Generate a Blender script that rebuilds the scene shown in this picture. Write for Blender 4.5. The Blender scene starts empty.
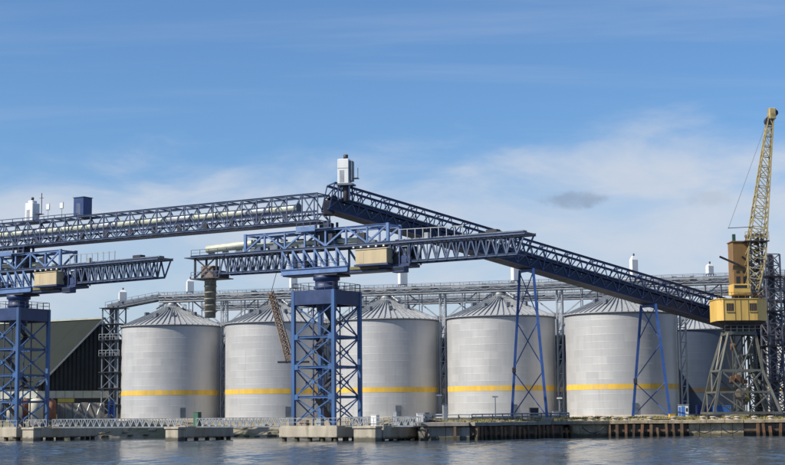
import bpy, bmesh, math, random
from mathutils import Vector, Matrix, Quaternion, noise
random.seed(7)
V = Vector
R = math.radians
scene = bpy.context.scene
col = scene.collection

# ------------------------------------------------------------------ camera
FPX, PW, PH = 1550.0, 785.0, 465.0
PITCH, ROLL, CAMZ = math.atan(181.5 / FPX), R(-0.5), 4.0
CM = Matrix.Rotation(math.pi / 2 + PITCH, 3, 'X') @ Matrix.Rotation(ROLL, 3, 'Z')
cam = bpy.data.cameras.new('camera')
cam.sensor_fit = 'HORIZONTAL'
cam.angle = 2 * math.atan(PW / 2 / FPX)
cam.clip_start, cam.clip_end = 0.5, 30000
camo = bpy.data.objects.new('camera', cam)
camo.matrix_world = Matrix.Translation((0, 0, CAMZ)) @ CM.to_4x4()
col.objects.link(camo)
scene.camera = camo

def U(px, py, Y):
    """world point at distance Y that was measured at a photo pixel"""
    d = CM @ V(((px - PW / 2) / FPX, -(py - PH / 2) / FPX, -1))
    t = Y / d.y
    return V((d.x * t, Y, CAMZ + d.z * t))

# ------------------------------------------------------------------ light
SUN_AZ, SUN_EL = R(-67), R(42.5)       # azimuth measured from the direction back to the camera, negative = left
sdir = V((math.sin(SUN_AZ) * math.cos(SUN_EL), -math.cos(SUN_AZ) * math.cos(SUN_EL), math.sin(SUN_EL)))
sun = bpy.data.lights.new('sun', 'SUN')
sun.energy, sun.angle, sun.color = 5.0, R(0.53), (1.0, 0.92, 0.79)
suno = bpy.data.objects.new('sun', sun)
suno.rotation_euler = sdir.to_track_quat('Z', 'Y').to_euler()
suno.location = (-100, 0, 150)
col.objects.link(suno)
scene.view_settings.view_transform = 'Standard'
scene.view_settings.look = 'None'
scene.view_settings.gamma = 1
scene.view_settings.exposure = 0.2
scene.view_settings.use_curve_mapping = False

class NT:
    """small node tree helper"""
    def __init__(s, tree):
        s.t = tree; s.n = tree.nodes; s.l = tree.links
    def node(s, typ, **kw):
        n = s.n.new(typ)
        for k, v in kw.items():
            setattr(n, k, v)
        return n
    def link(s, a, b): s.l.new(a, b)
    def val(s, sock, x):
        if hasattr(x, 'is_output'): s.l.new(x, sock)
        else: sock.default_value = x
    def math(s, op, a, b=0.0, c=0.0, clamp=False):
        n = s.node('ShaderNodeMath', operation=op, use_clamp=clamp)
        for i, x in enumerate((a, b, c)): s.val(n.inputs[i], x)
        return n.outputs[0]
    def noise(s, vec, scale, detail=4.0, rough=0.55, dist=0.0):
        n = s.node('ShaderNodeTexNoise')
        if vec is not None: s.link(vec, n.inputs['Vector'])
        n.inputs['Scale'].default_value = scale; n.inputs['Detail'].default_value = detail
        n.inputs['Roughness'].default_value = rough; n.inputs['Distortion'].default_value = dist
        return n.outputs['Fac']
    def mapping(s, vec, scale=(1, 1, 1), loc=(0, 0, 0)):
        n = s.node('ShaderNodeMapping')
        s.link(vec, n.inputs['Vector']); n.inputs['Scale'].default_value = scale; n.inputs['Location'].default_value = loc
        return n.outputs[0]
    def mix(s, fac, a, b):
        n = s.node('ShaderNodeMix', data_type='RGBA')
        s.val(n.inputs[0], fac)
        for i, x in ((6, a), (7, b)):
            if isinstance(x, tuple) and len(x) == 3: x = x + (1,)
            s.val(n.inputs[i], x)
        return n.outputs[2]
    def smooth(s, x, lo, hi):
        n = s.node('ShaderNodeMapRange', interpolation_type='SMOOTHSTEP')
        s.val(n.inputs[0], x); n.inputs[1].default_value = lo; n.inputs[2].default_value = hi
        return n.outputs[0]

world = bpy.data.worlds.new('World'); scene.world = world; world.use_nodes = True
w = NT(world.node_tree); w.n.clear()
sky = w.node('ShaderNodeTexSky', sky_type='NISHITA')
sky.sun_disc = False; sky.sun_elevation = SUN_EL
sky.sun_rotation = math.atan2(sdir.x, sdir.y)
sky.air_density, sky.dust_density, sky.ozone_density, sky.altitude = 1.0, 0.6, 2.2, 0
gen = w.node('ShaderNodeTexCoord').outputs['Generated']
sep = w.node('ShaderNodeSeparateXYZ'); w.link(gen, sep.inputs[0])
zc = w.math('MAXIMUM', sep.outputs[2], 0.0)
inv = w.math('DIVIDE', 1.0, w.math('ADD', zc, 0.16))
pl = w.node('ShaderNodeCombineXYZ')
w.link(w.math('MULTIPLY', sep.outputs[0], inv), pl.inputs[0])
w.link(w.math('MULTIPLY', sep.outputs[1], inv), pl.inputs[1])
n1 = w.noise(w.mapping(gen, (9, 9, 26), (3.9, 6.1, 0.2)), 1.0, 7, 0.58, 0.4)
n2 = w.noise(w.mapping(pl.outputs[0], (0.35, 2.2, 1), (0.7, 5.2, 2)), 2.3, 6, 0.6, 0.5)
n3 = w.noise(w.mapping(gen, (3.2, 3.2, 5), (8.2, 7.7, 0)), 1.0, 2, 0.5)
# a thin cloud bank lies all round the horizon, ragged on top, thinner and thicker along its length
edge = w.math('ADD', sep.outputs[2], w.math('ADD', w.math('MULTIPLY', w.math('SUBTRACT', n1, 0.5), -0.075), w.math('MULTIPLY', w.math('SUBTRACT', n3, 0.5), -0.10)))
bank_ = w.math('SUBTRACT', 1.0, w.smooth(edge, 0.132, 0.178))
dens = w.math('ADD', 0.50, w.math('MULTIPLY', w.smooth(n1, 0.30, 0.66), 0.42))
veil = w.math('MULTIPLY', bank_, dens)
cirr = w.math('MULTIPLY', w.smooth(n2, 0.44, 0.80), 0.20)
cov = w.math('MAXIMUM', veil, cirr, clamp=True)
tint = w.node('ShaderNodeMix', data_type='RGBA', blend_type='MULTIPLY'); tint.inputs[0].default_value = 1.0
w.link(sky.outputs[0], tint.inputs[6]); tint.inputs[7].default_value = (0.76, 1.05, 1.35, 1)
cl = w.mix(cov, tint.outputs[2], (6.2, 6.8, 7.8))
# one small grey cumulus fragment low over the silos
az = w.math('ARCTAN2', sep.outputs[0], sep.outputs[1])
wob = w.math('MULTIPLY', w.math('SUBTRACT', w.noise(w.mapping(gen, (1, 1, 1.8)), 75.0, 5, 0.65), 0.5), 2.6)
cx = w.math('DIVIDE', w.math('SUBTRACT', az, 0.1175), 0.0225)
cy = w.math('DIVIDE', w.math('SUBTRACT', sep.outputs[2], 0.1352), 0.0062)
rr = w.math('ADD', w.math('ADD', w.math('MULTIPLY', cx, cx), w.math('MULTIPLY', cy, cy)), wob)
frag = w.math('MULTIPLY', w.math('SUBTRACT', 1.0, w.smooth(rr, -0.1, 1.3)), 0.72)
cl = w.mix(frag, cl, (3.0, 3.8, 5.1))
cx2 = w.math('DIVIDE', w.math('SUBTRACT', az, 0.203), 0.016)
cy2 = w.math('DIVIDE', w.math('SUBTRACT', sep.outputs[2], 0.1335), 0.0052)
rr2 = w.math('ADD', w.math('ADD', w.math('MULTIPLY', cx2, cx2), w.math('MULTIPLY', cy2, cy2)), wob)
cl = w.mix(w.math('MULTIPLY', w.math('SUBTRACT', 1.0, w.smooth(rr2, -0.2, 1.5)), 0.30), cl, (3.6, 4.4, 5.6))
bg = w.node('ShaderNodeBackground'); bg.inputs['Strength'].default_value = 0.085
w.link(cl, bg.inputs['Color'])
wo = w.node('ShaderNodeOutputWorld'); w.link(bg.outputs[0], wo.inputs['Surface'])

# ------------------------------------------------------------------ materials
MATS = {}
def mat(name, c, rough=0.6, metal=0.0, var=0.25, scale=0.6, c2=None, c2amt=0.0, c2scale=0.35, streak=False, bump=0.0, spec=0.5):
    m = bpy.data.materials.new(name); m.use_nodes = True
    t = NT(m.node_tree); b = t.n['Principled BSDF']
    pos = t.node('ShaderNodeNewGeometry').outputs['Position']
    v = t.mapping(pos, (1, 1, 0.18)) if streak else pos
    n = t.noise(v, scale, 5, 0.6)
    lo = tuple(max(0, x * (1 - var)) for x in c); hi = tuple(min(1, x * (1 + var)) for x in c)
    out = t.mix(t.smooth(n, 0.3, 0.7), lo, hi)
    if c2:
        n2 = t.noise(v, c2scale, 6, 0.65, 0.3)
        out = t.mix(t.math('MULTIPLY', t.smooth(n2, 0.52, 0.66), c2amt), out, c2)
    if name in ('concrete', 'concrete_dark', 'timber', 'rust', 'stone'):
        sp = t.node('ShaderNodeSeparateXYZ'); t.link(pos, sp.inputs[0])
        hgt = t.math('ADD', sp.outputs[2], t.math('MULTIPLY', t.noise(pos, 0.9, 4, 0.6), 0.7))
        out = t.mix(t.math('MULTIPLY', t.math('SUBTRACT', 1.0, t.smooth(hgt, 0.75, 1.15)), 0.8), out, (0.030, 0.032, 0.018))
    t.link(out, b.inputs['Base Color'])
    t.link(t.math('ADD', t.math('MULTIPLY', n, 0.25), rough - 0.12), b.inputs['Roughness'])
    b.inputs['Metallic'].default_value = metal
    b.inputs['Specular IOR Level'].default_value = spec
    if bump:
        bn = t.node('ShaderNodeBump'); bn.inputs['Strength'].default_value = bump; bn.inputs['Distance'].default_value = 0.085
        t.link(t.noise(pos, scale * 6, 5), bn.inputs['Height']); t.link(bn.outputs[0], b.inputs['Normal'])
    MATS[name] = m
    return m
RUST = (0.16, 0.075, 0.035)
mat('blue_paint', (0.115, 0.200, 0.385), 0.5, 0, 0.22, 0.5, RUST, 0.22, 0.5)
mat('tower_blue', (0.040, 0.106, 0.255), 0.5, 0, 0.25, 0.5, (0.06, 0.08, 0.14), 0.25, 0.4, streak=True)
mat('belt_side', (0.018, 0.030, 0.068), 0.6, 0, 0.3, 0.5, (0.05, 0.04, 0.04), 0.3, 0.5)
mat('plant_navy', (0.022, 0.055, 0.17), 0.5, 0, 0.2, 0.5)
mat('head_blue', (0.018, 0.042, 0.125), 0.5, 0, 0.25, 0.5, (0.07, 0.06, 0.06), 0.3, 0.5)
mat('navy_paint', (0.030, 0.052, 0.135), 0.5, 0, 0.25, 0.5, (0.07, 0.06, 0.06), 0.3, 0.5)
mat('leg_blue', (0.030, 0.085, 0.28), 0.45, 0, 0.2, 0.5, (0.2, 0.23, 0.3), 0.2)
mat('slate_paint', (0.068, 0.102, 0.180), 0.55, 0, 0.25, 0.6, RUST, 0.2, 0.6)
mat('dark_steel', (0.035, 0.040, 0.055), 0.55, 0.2, 0.3, 0.7, RUST, 0.25)
mat('galv', (0.36, 0.38, 0.40), 0.5, 0.35, 0.18, 1.2, (0.25, 0.22, 0.18), 0.25)
mat('galv_dark', (0.15, 0.175, 0.21), 0.55, 0.3, 0.22, 1.0, (0.12, 0.10, 0.09), 0.3)
mat('duct_pale', (0.50, 0.52, 0.42), 0.45, 0.1, 0.15, 0.5, (0.33, 0.31, 0.20), 0.45, 0.5)
mat('chute_grey', (0.27, 0.25, 0.20), 0.6, 0.1, 0.35, 0.9, RUST, 0.6, 0.9)
mat('white_paint', (0.72, 0.73, 0.72), 0.5, 0, 0.07, 0.7, (0.45, 0.42, 0.38), 0.25, 0.8, streak=True)
mat('beige_paint', (0.50, 0.405, 0.25), 0.55, 0, 0.10, 0.6, (0.40, 0.30, 0.17), 0.3, 0.7, streak=True)
mat('olive', (0.16, 0.14, 0.05), 0.6, 0, 0.3, 0.8)
mat('crane_yellow', (0.66, 0.43, 0.115), 0.5, 0, 0.12, 0.6, (0.30, 0.16, 0.06), 0.35, 0.6, streak=True)
mat('crane_brown', (0.225, 0.130, 0.048), 0.6, 0, 0.15, 0.6, (0.14, 0.07, 0.03), 0.5, 0.6, streak=True)
mat('jib_yellow', (0.42, 0.34, 0.16), 0.6, 0, 0.2, 0.6, RUST, 0.6, 0.8)
mat('crane_grey', (0.115, 0.122, 0.108), 0.55, 0.1, 0.2, 0.6, RUST, 0.5, 0.7)
mat('lattice_slate', (0.125, 0.135, 0.175), 0.6, 0.1, 0.3, 0.6, RUST, 0.45, 0.7)
mat('rust', (0.17, 0.085, 0.045), 0.8, 0, 0.4, 1.0, (0.06, 0.04, 0.03), 0.6, 0.9, streak=True)
mat('brown_lattice', (0.21, 0.155, 0.115), 0.7, 0, 0.35, 0.8, (0.30, 0.27, 0.24), 0.4)
mat('concrete', (0.42, 0.37, 0.29), 0.85, 0, 0.16, 0.5, (0.17, 0.145, 0.11), 0.55, 0.5, streak=True, bump=0.4)
mat('concrete_dark', (0.24, 0.225, 0.20), 0.85, 0, 0.2, 0.5, (0.08, 0.075, 0.06), 0.65, 0.5, streak=True, bump=0.4)
mat('timber', (0.14, 0.085, 0.05), 0.85, 0, 0.4, 0.9, (0.035, 0.03, 0.025), 0.6, 0.8, streak=True, bump=0.3)
mat('stone', (0.34, 0.28, 0.19), 0.9, 0, 0.3, 0.9, (0.12, 0.10, 0.06), 0.55, 0.6, bump=0.6)
mat('rubber', (0.02, 0.02, 0.022), 0.8, 0, 0.3)
mat('shed_green', (0.012, 0.019, 0.017), 0.6, 0, 0.15, 0.15, (0.008, 0.012, 0.012), 0.5, 0.12, streak=True, spec=0.12)
mat('shed_wall', (0.035, 0.040, 0.045), 0.7, 0, 0.2, 0.3, spec=0.3)
mat('shed_navy', (0.020, 0.028, 0.045), 0.6, 0, 0.2, 0.3, spec=0.3)
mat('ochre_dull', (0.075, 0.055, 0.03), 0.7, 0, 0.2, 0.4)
mat('pale_clad', (0.40, 0.42, 0.36), 0.6, 0, 0.12, 0.5, (0.25, 0.25, 0.20), 0.4)
mat('cream', (0.62, 0.58, 0.45), 0.6, 0, 0.1, 0.6, (0.4, 0.33, 0.22), 0.4, 0.6, streak=True)
mat('brick_red', (0.27, 0.115, 0.065), 0.8, 0, 0.25, 0.9)
mat('container_blue', (0.05, 0.17, 0.50), 0.5, 0, 0.15, 0.6, (0.2, 0.2, 0.25), 0.2)
mat('container_navy', (0.025, 0.045, 0.19), 0.5, 0, 0.15, 0.6)
mat('glass_dark', (0.015, 0.018, 0.022), 0.15, 0, 0.1)
mat('yellow_band', (0.74, 0.47, 0.07), 0.6, 0, 0.14, 0.7, (0.5, 0.40, 0.20), 0.5, 0.5, streak=True)
mat('green_paint', (0.04, 0.11, 0.07), 0.5, 0, 0.2)
mat('grass', (0.26, 0.23, 0.075), 0.9, 0, 0.4, 0.8, (0.36, 0.29, 0.12), 0.7, 0.3)
mat('lamp_glass', (0.75, 0.76, 0.74), 0.3, 0, 0.05)

def silo_mat(name, c, metal, rough, roof=False):
    m = bpy.data.materials.new(name); m.use_nodes = True
    t = NT(m.node_tree); b = t.n['Principled BSDF']
    tc = t.node('ShaderNodeTexCoord').outputs['Object']
    s = t.node('ShaderNodeSeparateXYZ'); t.link(tc, s.inputs[0])
    ang = t.math('ARCTAN2', s.outputs[1], s.outputs[0])
    rnd = t.node('ShaderNodeObjectInfo').outputs['Random']
    cell = t.math('FLOOR', t.math('ADD', t.math('MULTIPLY', ang, 24 / (2 * math.pi)), t.math('MULTIPLY', rnd, 7.0)))
    cv = t.node('ShaderNodeCombineXYZ'); t.link(cell, cv.inputs[0]); t.link(rnd, cv.inputs[1])
    wn = t.node('ShaderNodeTexWhiteNoise', noise_dimensions='3D'); t.link(cv.outputs[0], wn.inputs[0])
    pos = t.node('ShaderNodeNewGeometry').outputs['Position']
    big = t.noise(t.mapping(pos, (1, 1, 0.22)), 0.35, 6, 0.65, 0.2)
    fine = t.noise(t.mapping(pos, (1.2, 1.2, 0.12)), 2.2, 4, 0.6)
    k = t.math('ADD', t.math('MULTIPLY', t.math('SUBTRACT', wn.outputs[0], 0.5), 0.10),
               t.math('ADD', t.math('MULTIPLY', t.math('SUBTRACT', big, 0.5), 0.42), t.math('MULTIPLY', t.math('SUBTRACT', fine, 0.5), 0.22)))
    st = t.math('MULTIPLY', t.smooth(t.noise(t.mapping(pos, (1, 1, 0.05)), 1.3, 4, 0.7), 0.56, 0.78), 0.22)
    k = t.math('SUBTRACT', k, st)
    fac = t.math('ADD', k, 0.55, clamp=True)
    base = t.mix(fac, tuple(x * 0.62 for x in c), tuple(min(1, x * 1.34) for x in c))
    t.link(base, b.inputs['Base Color'])
    b.inputs['Metallic'].default_value = metal
    t.link(t.math('ADD', t.math('MULTIPLY', wn.outputs[0], 0.10), rough), b.inputs['Roughness'])
    bn = t.node('ShaderNodeBump'); bn.inputs['Strength'].default_value = 0.25; bn.inputs['Distance'].default_value = 0.05
    t.link(fine, bn.inputs['Height']); t.link(bn.outputs[0], b.inputs['Normal'])
    MATS[name] = m
silo_mat('silo_steel', (0.50, 0.502, 0.505), 0.3, 0.46)
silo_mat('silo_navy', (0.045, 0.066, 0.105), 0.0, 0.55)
silo_mat('silo_roof', (0.36, 0.37, 0.375), 0.1, 0.5)

def ground_mat():
    m = bpy.data.materials.new('ground'); m.use_nodes = True
    t = NT(m.node_tree); b = t.n['Principled BSDF']
    pos = t.node('ShaderNodeNewGeometry').outputs['Position']
    a = t.noise(pos, 0.35, 7, 0.65); c = t.noise(pos, 2.5, 5, 0.6); g = t.noise(pos, 0.12, 5, 0.6)
    o = t.mix(a, (0.17, 0.15, 0.115), (0.33, 0.29, 0.215))
    o = t.mix(t.math('MULTIPLY', t.smooth(c, 0.45, 0.7), 0.6), o, (0.13, 0.12, 0.05))
    o = t.mix(t.math('MULTIPLY', t.smooth(g, 0.52, 0.62), 0.7), o, (0.11, 0.115, 0.045))
    t.link(o, b.inputs['Base Color']); b.inputs['Roughness'].default_value = 0.95
    MATS['ground'] = m
ground_mat()

def water_mat():
    m = bpy.data.materials.new('water'); m.use_nodes = True
    t = NT(m.node_tree); b = t.n['Principled BSDF']
    pos = t.node('ShaderNodeNewGeometry').outputs['Position']
    b.inputs['Base Color'].default_value = (0.055, 0.080, 0.110, 1)
    b.inputs['Roughness'].default_value = 0.06
    b.inputs['IOR'].default_value = 1.333
    h = t.math('ADD', t.noise(t.mapping(pos, (1.0, 0.8, 1)), 1.1, 4, 0.6, 0.3), t.math('MULTIPLY', t.noise(t.mapping(pos, (1, 0.7, 1), (4, 9, 0)), 4.0, 3, 0.6), 0.22))
    bn = t.node('ShaderNodeBump'); bn.inputs['Strength'].default_value = 1.0; bn.inputs['Distance'].default_value = 0.06
    t.link(h, bn.inputs['Height']); t.link(bn.outputs[0], b.inputs['Normal'])
    MATS['water'] = m
water_mat()

# ------------------------------------------------------------------ builders
def tagset(o, label=None, cat=None, group=None, kind=None):
    if label: o['label'] = label
    if cat: o['category'] = cat
    if group: o['group'] = group
    if kind: o['kind'] = kind
    return o

_unit = {}
def unit(shape, m):
    k = (shape, m)
    if k in _unit: return _unit[k]
    if shape == 'box':
        vs = [(x, y, z) for z in (0, 1) for x, y in ((-.5, -.5), (.5, -.5), (.5, .5), (-.5, .5))]
        fs = [(3, 2, 1, 0), (4, 5, 6, 7), (0, 1, 5, 4), (1, 2, 6, 5), (2, 3, 7, 6), (3, 0, 4, 7)]
    elif shape == 'beam':      # I section
        p = [(-.5, -.5), (.5, -.5), (.5, -.36), (.09, -.36), (.09, .36), (.5, .36), (.5, .5), (-.5, .5), (-.5, .36), (-.09, .36), (-.09, -.36), (-.5, -.36)]
        n = len(p)
        vs = [(x, y, z) for z in (0, 1) for x, y in p]
        fs = [tuple(range(n - 1, -1, -1)), tuple(range(n, 2 * n))] + [(i, (i + 1) % n, n + (i + 1) % n, n + i) for i in range(n)]
    elif shape == 'tube':
        n = 14
        vs = [(.5 * math.cos(2 * math.pi * i / n), .5 * math.sin(2 * math.pi * i / n), z) for z in (0, 1) for i in range(n)]
        fs = [tuple(range(n - 1, -1, -1)), tuple(range(n, 2 * n))] + [(i, (i + 1) % n, n + (i + 1) % n, n + i) for i in range(n)]
    me = bpy.data.meshes.new(shape + '_' + m); me.from_pydata(vs, [], fs); me.materials.append(MATS[m])
    if shape == 'tube':
        for p in me.polygons: p.use_smooth = len(p.vertices) == 4
    _unit[k] = me
    return me

class T:
    """a thing: an Empty at its base with parts"""
    def __init__(s, name, label, cat, loc=(0, 0, 0), rz=0.0, group=None):
        s.o = bpy.data.objects.new(name, None); col.objects.link(s.o)
        s.o.empty_display_size = 0.5
        s.o.location = loc; s.o.rotation_euler = (0, 0, rz)
        tagset(s.o, label, cat, group)
        s.inv = (Matrix.Translation(loc) @ Matrix.Rotation(rz, 4, 'Z')).inverted()
    def L(s, p): return s.inv @ V(p)                 # world point -> local
    def add(s, name, me, parent=None, loc=(0, 0, 0), rz=0.0, kind=None):
        o = bpy.data.objects.new(name, me); col.objects.link(o)
        o.parent = (parent or s.o); o.location = loc; o.rotation_euler = (0, 0, rz)
        if parent: o.matrix_parent_inverse = parent.matrix_basis.inverted()
        if kind: o['kind'] = kind
        return o
    def mem(s, name, a, b, wx, wy=None, m='galv', shape='box', parent=None, up=None):
        a, b = V(a), V(b); d = b - a
        o = bpy.data.objects.new(name, unit(shape, m)); col.objects.link(o)
        o.parent = parent or s.o
        if parent: o.matrix_parent_inverse = parent.matrix_basis.inverted()
        z = d.normalized()
        u = V(up) if up else (V((0, 0, 1)) if abs(z.z) < 0.95 else V((0, 1, 0)))
        x = u.cross(z); x.normalize(); y = z.cross(x)
        q = Matrix((x, y, z)).transposed().to_quaternion()
        o.rotation_mode = 'QUATERNION'; o.rotation_quaternion = q
        o.location = a; o.scale = (wx, wy or wx, d.length)
        return o
    def box(s, name, lo, hi, m, parent=None, bev=0.0, rz=0.0):
        lo, hi = V(lo), V(hi)
        return s.add(name, boxmesh(tuple(hi - lo), m, bev), parent, (lo + hi) / 2, rz)
    def mesh(s, name, vs, fs, m, parent=None, smooth=False, kind=None):
        me = bpy.data.meshes.new(name); me.from_pydata([tuple(v) for v in vs], [], fs); me.materials.append(MATS[m])
        me.validate()
        if smooth:
            for p in me.polygons: p.use_smooth = True
        return s.add(name, me, parent, kind=kind)

_bx = {}
def boxmesh(size, m, bev=0.0):
    k = (tuple(round(x, 4) for x in size), m, bev)
    if k in _bx: return _bx[k]
    bm = bmesh.new(); bmesh.ops.create_cube(bm, size=1)
    bmesh.ops.scale(bm, vec=size, verts=bm.verts)
    if bev: bmesh.ops.bevel(bm, geom=bm.edges[:], offset=bev, segments=1, affect='EDGES')
    me = bpy.data.meshes.new('box_' + m); bm.to_mesh(me); bm.free(); me.materials.append(MATS[m])
    _bx[k] = me
    return me

def lathe(profile, n, m, smooth=True, name='lathe', caps=True):
    vs, fs = [], []
    for r, z in profile:
        vs += [(r * math.cos(2 * math.pi * i / n), r * math.sin(2 * math.pi * i / n), z) for i in range(n)]
    for k in range(len(profile) - 1):
        for i in range(n):
            j = (i + 1) % n
            fs.append((k * n + i, k * n + j, (k + 1) * n + j, (k + 1) * n + i))
    if caps:
        fs.append(tuple(range(n - 1, -1, -1))); q = (len(profile) - 1) * n
        fs.append(tuple(range(q, q + n)))
    me = bpy.data.meshes.new(name); me.from_pydata(vs, [], fs); me.materials.append(MATS[m])
    for p in me.polygons: p.use_smooth = smooth and len(p.vertices) == 4
    return me

def truss(t, a, b, width, up, n, m, chord=0.22, web=0.13, side=None, style='warren', ties=True, parent=None, post_every=1, x_top=True):
    """box truss; a,b = centre of the bottom at each end; up = vector from bottom to top chord"""
    a, b, up = V(a), V(b), V(up)
    d = b - a
    s = V(side) if side else d.cross(up)
    s = s.normalized() * width / 2
    for sg in (-1, 1):
        o = s * sg
        t.mem('bottom_chord', a + o, b + o, chord, chord, m, 'beam', parent)
        t.mem('top_chord', a + o + up, b + o + up, chord, chord, m, 'beam', parent)
        for i in range(n + 1):
            p = a + d * (i / n) + o
            if i % post_every == 0:
                t.mem('post', p, p + up, web, web, m, parent=parent)
            if i < n:
                q = a + d * ((i + 1) / n) + o
                if style == 'warren':
                    if i % 2 == 0: t.mem('diagonal', p, q + up, web, web, m, parent=parent)
                    else: t.mem('diagonal', p + up, q, web, web, m, parent=parent)
                elif style == 'cross':
                    t.mem('diagonal', p, q + up, web, web, m, parent=parent)
                    t.mem('diagonal', p + up + s * 0.02, q + s * 0.02, web * .9, web * .9, m, parent=parent)
                elif style == 'vee':
                    h = (p + q) / 2 + up
                    t.mem('diagonal', p, h, web, web, m, parent=parent)
                    t.mem('diagonal', h, q, web, web, m, parent=parent)
    if ties:
        for i in range(0, n + 1, post_every):
            p = a + d * (i / n)
            t.mem('cross_tie', p - s, p + s, web, web, m, parent=parent)
            t.mem('cross_tie', p - s + up, p + s + up, web, web, m, parent=parent)

def railing(t, pts, h=1.1, step=2.0, m='galv', r=0.06, parent=None, mid=True):
    for a, b in zip(pts[:-1], pts[1:]):
        a, b = V(a), V(b); n = max(1, round((b - a).length / step))
        t.mem('handrail', a + V((0, 0, h)), b + V((0, 0, h)), r, r, m, parent=parent)
        if mid: t.mem('midrail', a + V((0, 0, h * .5)), b + V((0, 0, h * .5)), r * .8, r * .8, m, parent=parent)
        for i in range(n + 1):
            p = a.lerp(b, i / n)
            t.mem('rail_post', p, p + V((0, 0, h)), r, r, m, parent=parent)

def tree_copy(src, loc=None, rz=None, label=None, parent=None):
    c = src.copy(); col.objects.link(c)
    if parent is not None:
        pi = src.matrix_parent_inverse.copy(); c.parent = parent; c.matrix_parent_inverse = pi
    if loc is not None: c.location = loc
    if rz is not None: c.rotation_euler = (0, 0, rz)
    if label: c['label'] = label
    for ch in src.children: tree_copy(ch, parent=c)
    return c

# ------------------------------------------------------------------ plan of the place
TH = R(31)                                            # the jetty axis runs from far left to near right
AX = V((math.cos(TH), -math.sin(TH), 0)); NX = V((math.sin(TH), math.cos(TH), 0))
TB = V((-10.35, 241, 0)); TA = TB - AX * 65.5         # the two loader towers
def J(x, y=0, z=0): return TB + AX * x + NX * y + V((0, 0, z))
S1, S5 = V((-44.4, 312, 0)), V((41.8, 285, 0))        # first and last silo of the front row
RD = (S5 - S1) / 4; RU = RD.normalized()
GZ = 3.2                                              # yard level

# ------------------------------------------------------------------ water
def axis_coords(lo, hi, step, far):
    a = [lo + i * step for i in range(int((hi - lo) / step) + 1)]
    out = []
    st = step; x = a[-1]
    while x < far: st *= 1.35; x += st; out.append(x)
    st = step; x = a[0]; pre = []
    while x > -far: st *= 1.35; x -= st; pre.append(x)
    return pre[::-1] + a + out
xs = axis_coords(-82, 76, 0.42, 4000); ys = axis_coords(100, 262, 0.42, 4000)
WV = [(random.uniform(0, 6.283), random.gauss(1.45, 0.5), random.uniform(0.9, 3.4)) for _ in range(26)]
def wave(x, y):
    f = max(0.0, 1 - max(abs(x) - 70, 0) / 12) * max(0.0, min(1, (y - 100) / 10, (262 - y) / 8))
    if f <= 0: return 0.0
    z = 0.0
    for ph, an, lam in WV:
        k = 6.283 / lam
        z += 0.0042 * lam ** 0.8 * math.sin(k * (x * math.cos(an) + y * math.sin(an)) + ph)
    g = 0.45 + 0.9 * (noise.noise((x * 0.05, y * 0.025, 1.7)) + 0.45)
    return z * f * max(0.15, g)
vs = [(x, y, wave(x, y)) for y in ys for x in xs]
nx = len(xs)
fs = [(j * nx + i, j * nx + i + 1, (j + 1) * nx + i + 1, (j + 1) * nx + i) for j in range(len(ys) - 1) for i in range(nx - 1)]
me = bpy.data.meshes.new('water'); me.from_pydata(vs, [], fs); me.materials.append(MATS['water'])
for p in me.polygons: p.use_smooth = True
wat = bpy.data.objects.new('water', me); col.objects.link(wat); tagset(wat, kind='structure')

# ------------------------------------------------------------------ ground, bank and quay edge
shore = [(-600, 420), (-150, 330), (-80, 302), (-58, 296), (-46, 293), (-30, 289), (-14, 281), (-4, 268), (3.2, 244), (4.1, 232.5), (11.2, 231.5),
         (28.0, 250.0), (34.6, 252.5), (47.2, 250.5), (55.6, 248.5), (75, 245.5), (120, 238), (600, 160)]
def inland(i, dist):
    a = V(shore[max(i - 1, 0)]); b = V(shore[min(i + 1, len(shore) - 1)])
    d = (b - a).normalized(); n = V((-d.y, d.x))
    return V(shore[i]) + n * dist
e0, e1, e2 = [], [], []
for i, p in enumerate(shore):
    quay = i >= 8
    e0.append((p[0], p[1], 2.55 if quay else -0.35))
    q = inland(i, 9 if quay else 6.5)
    e1.append((q.x, q.y, 3.0 if quay else GZ - 0.1))
    e2.append((p[0] * 1.0, max(p[1] + 22, 276), GZ))
n = len(shore)
far_ = [(x * 8, 6000, GZ) for x, y, z in e2]
vs = e0 + e1 + e2 + far_
fs = [(r * n + i, r * n + i + 1, (r + 1) * n + i + 1, (r + 1) * n + i) for r in range(3) for i in range(n - 1)]
me = bpy.data.meshes.new('ground'); me.from_pydata(vs, [], fs); me.materials.append(MATS['ground'])
gr = bpy.data.objects.new('ground', me); col.objects.link(gr); tagset(gr, kind='structure')

# bank stones along the natural shore on the left
def rockmesh(seed, m='stone'):
    rd = random.Random(seed); bm = bmesh.new(); bmesh.ops.create_icosphere(bm, subdivisions=1, radius=0.5)
    for v in bm.verts: v.co *= rd.uniform(0.75, 1.2); v.co.z *= 0.7
    me = bpy.data.meshes.new('stone'); bm.to_mesh(me); bm.free(); me.materials.append(MATS[m])
    return me
rocks = [rockmesh(i) for i in range(6)]
bank = T('riverbank_stones', 'beige stones lining the river bank below the silos', 'stones', (-46, 293, 0))
k = 0
for i in range(2, 8):
    a, b = V(shore[i]), V(shore[i + 1]); L = (b - a).length
    nrm = V((-(b - a).y, (b - a).x)).normalized()
    for j in range(int(L * 1.25)):
        tt = random.random(); off = random.uniform(-0.6, 5.0)
        p = a.lerp(b, tt) + nrm * off
        z = -0.3 + max(0, off) / 6.5 * 3.4
        sc = random.uniform(0.6, 1.7)
        o = bank.add('stone', rocks[k % 6], None, bank.L((p.x, p.y, z)), random.uniform(0, 6))
        o.scale = (sc * 1.3, sc, sc * random.uniform(.5, .9)); k += 1

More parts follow.
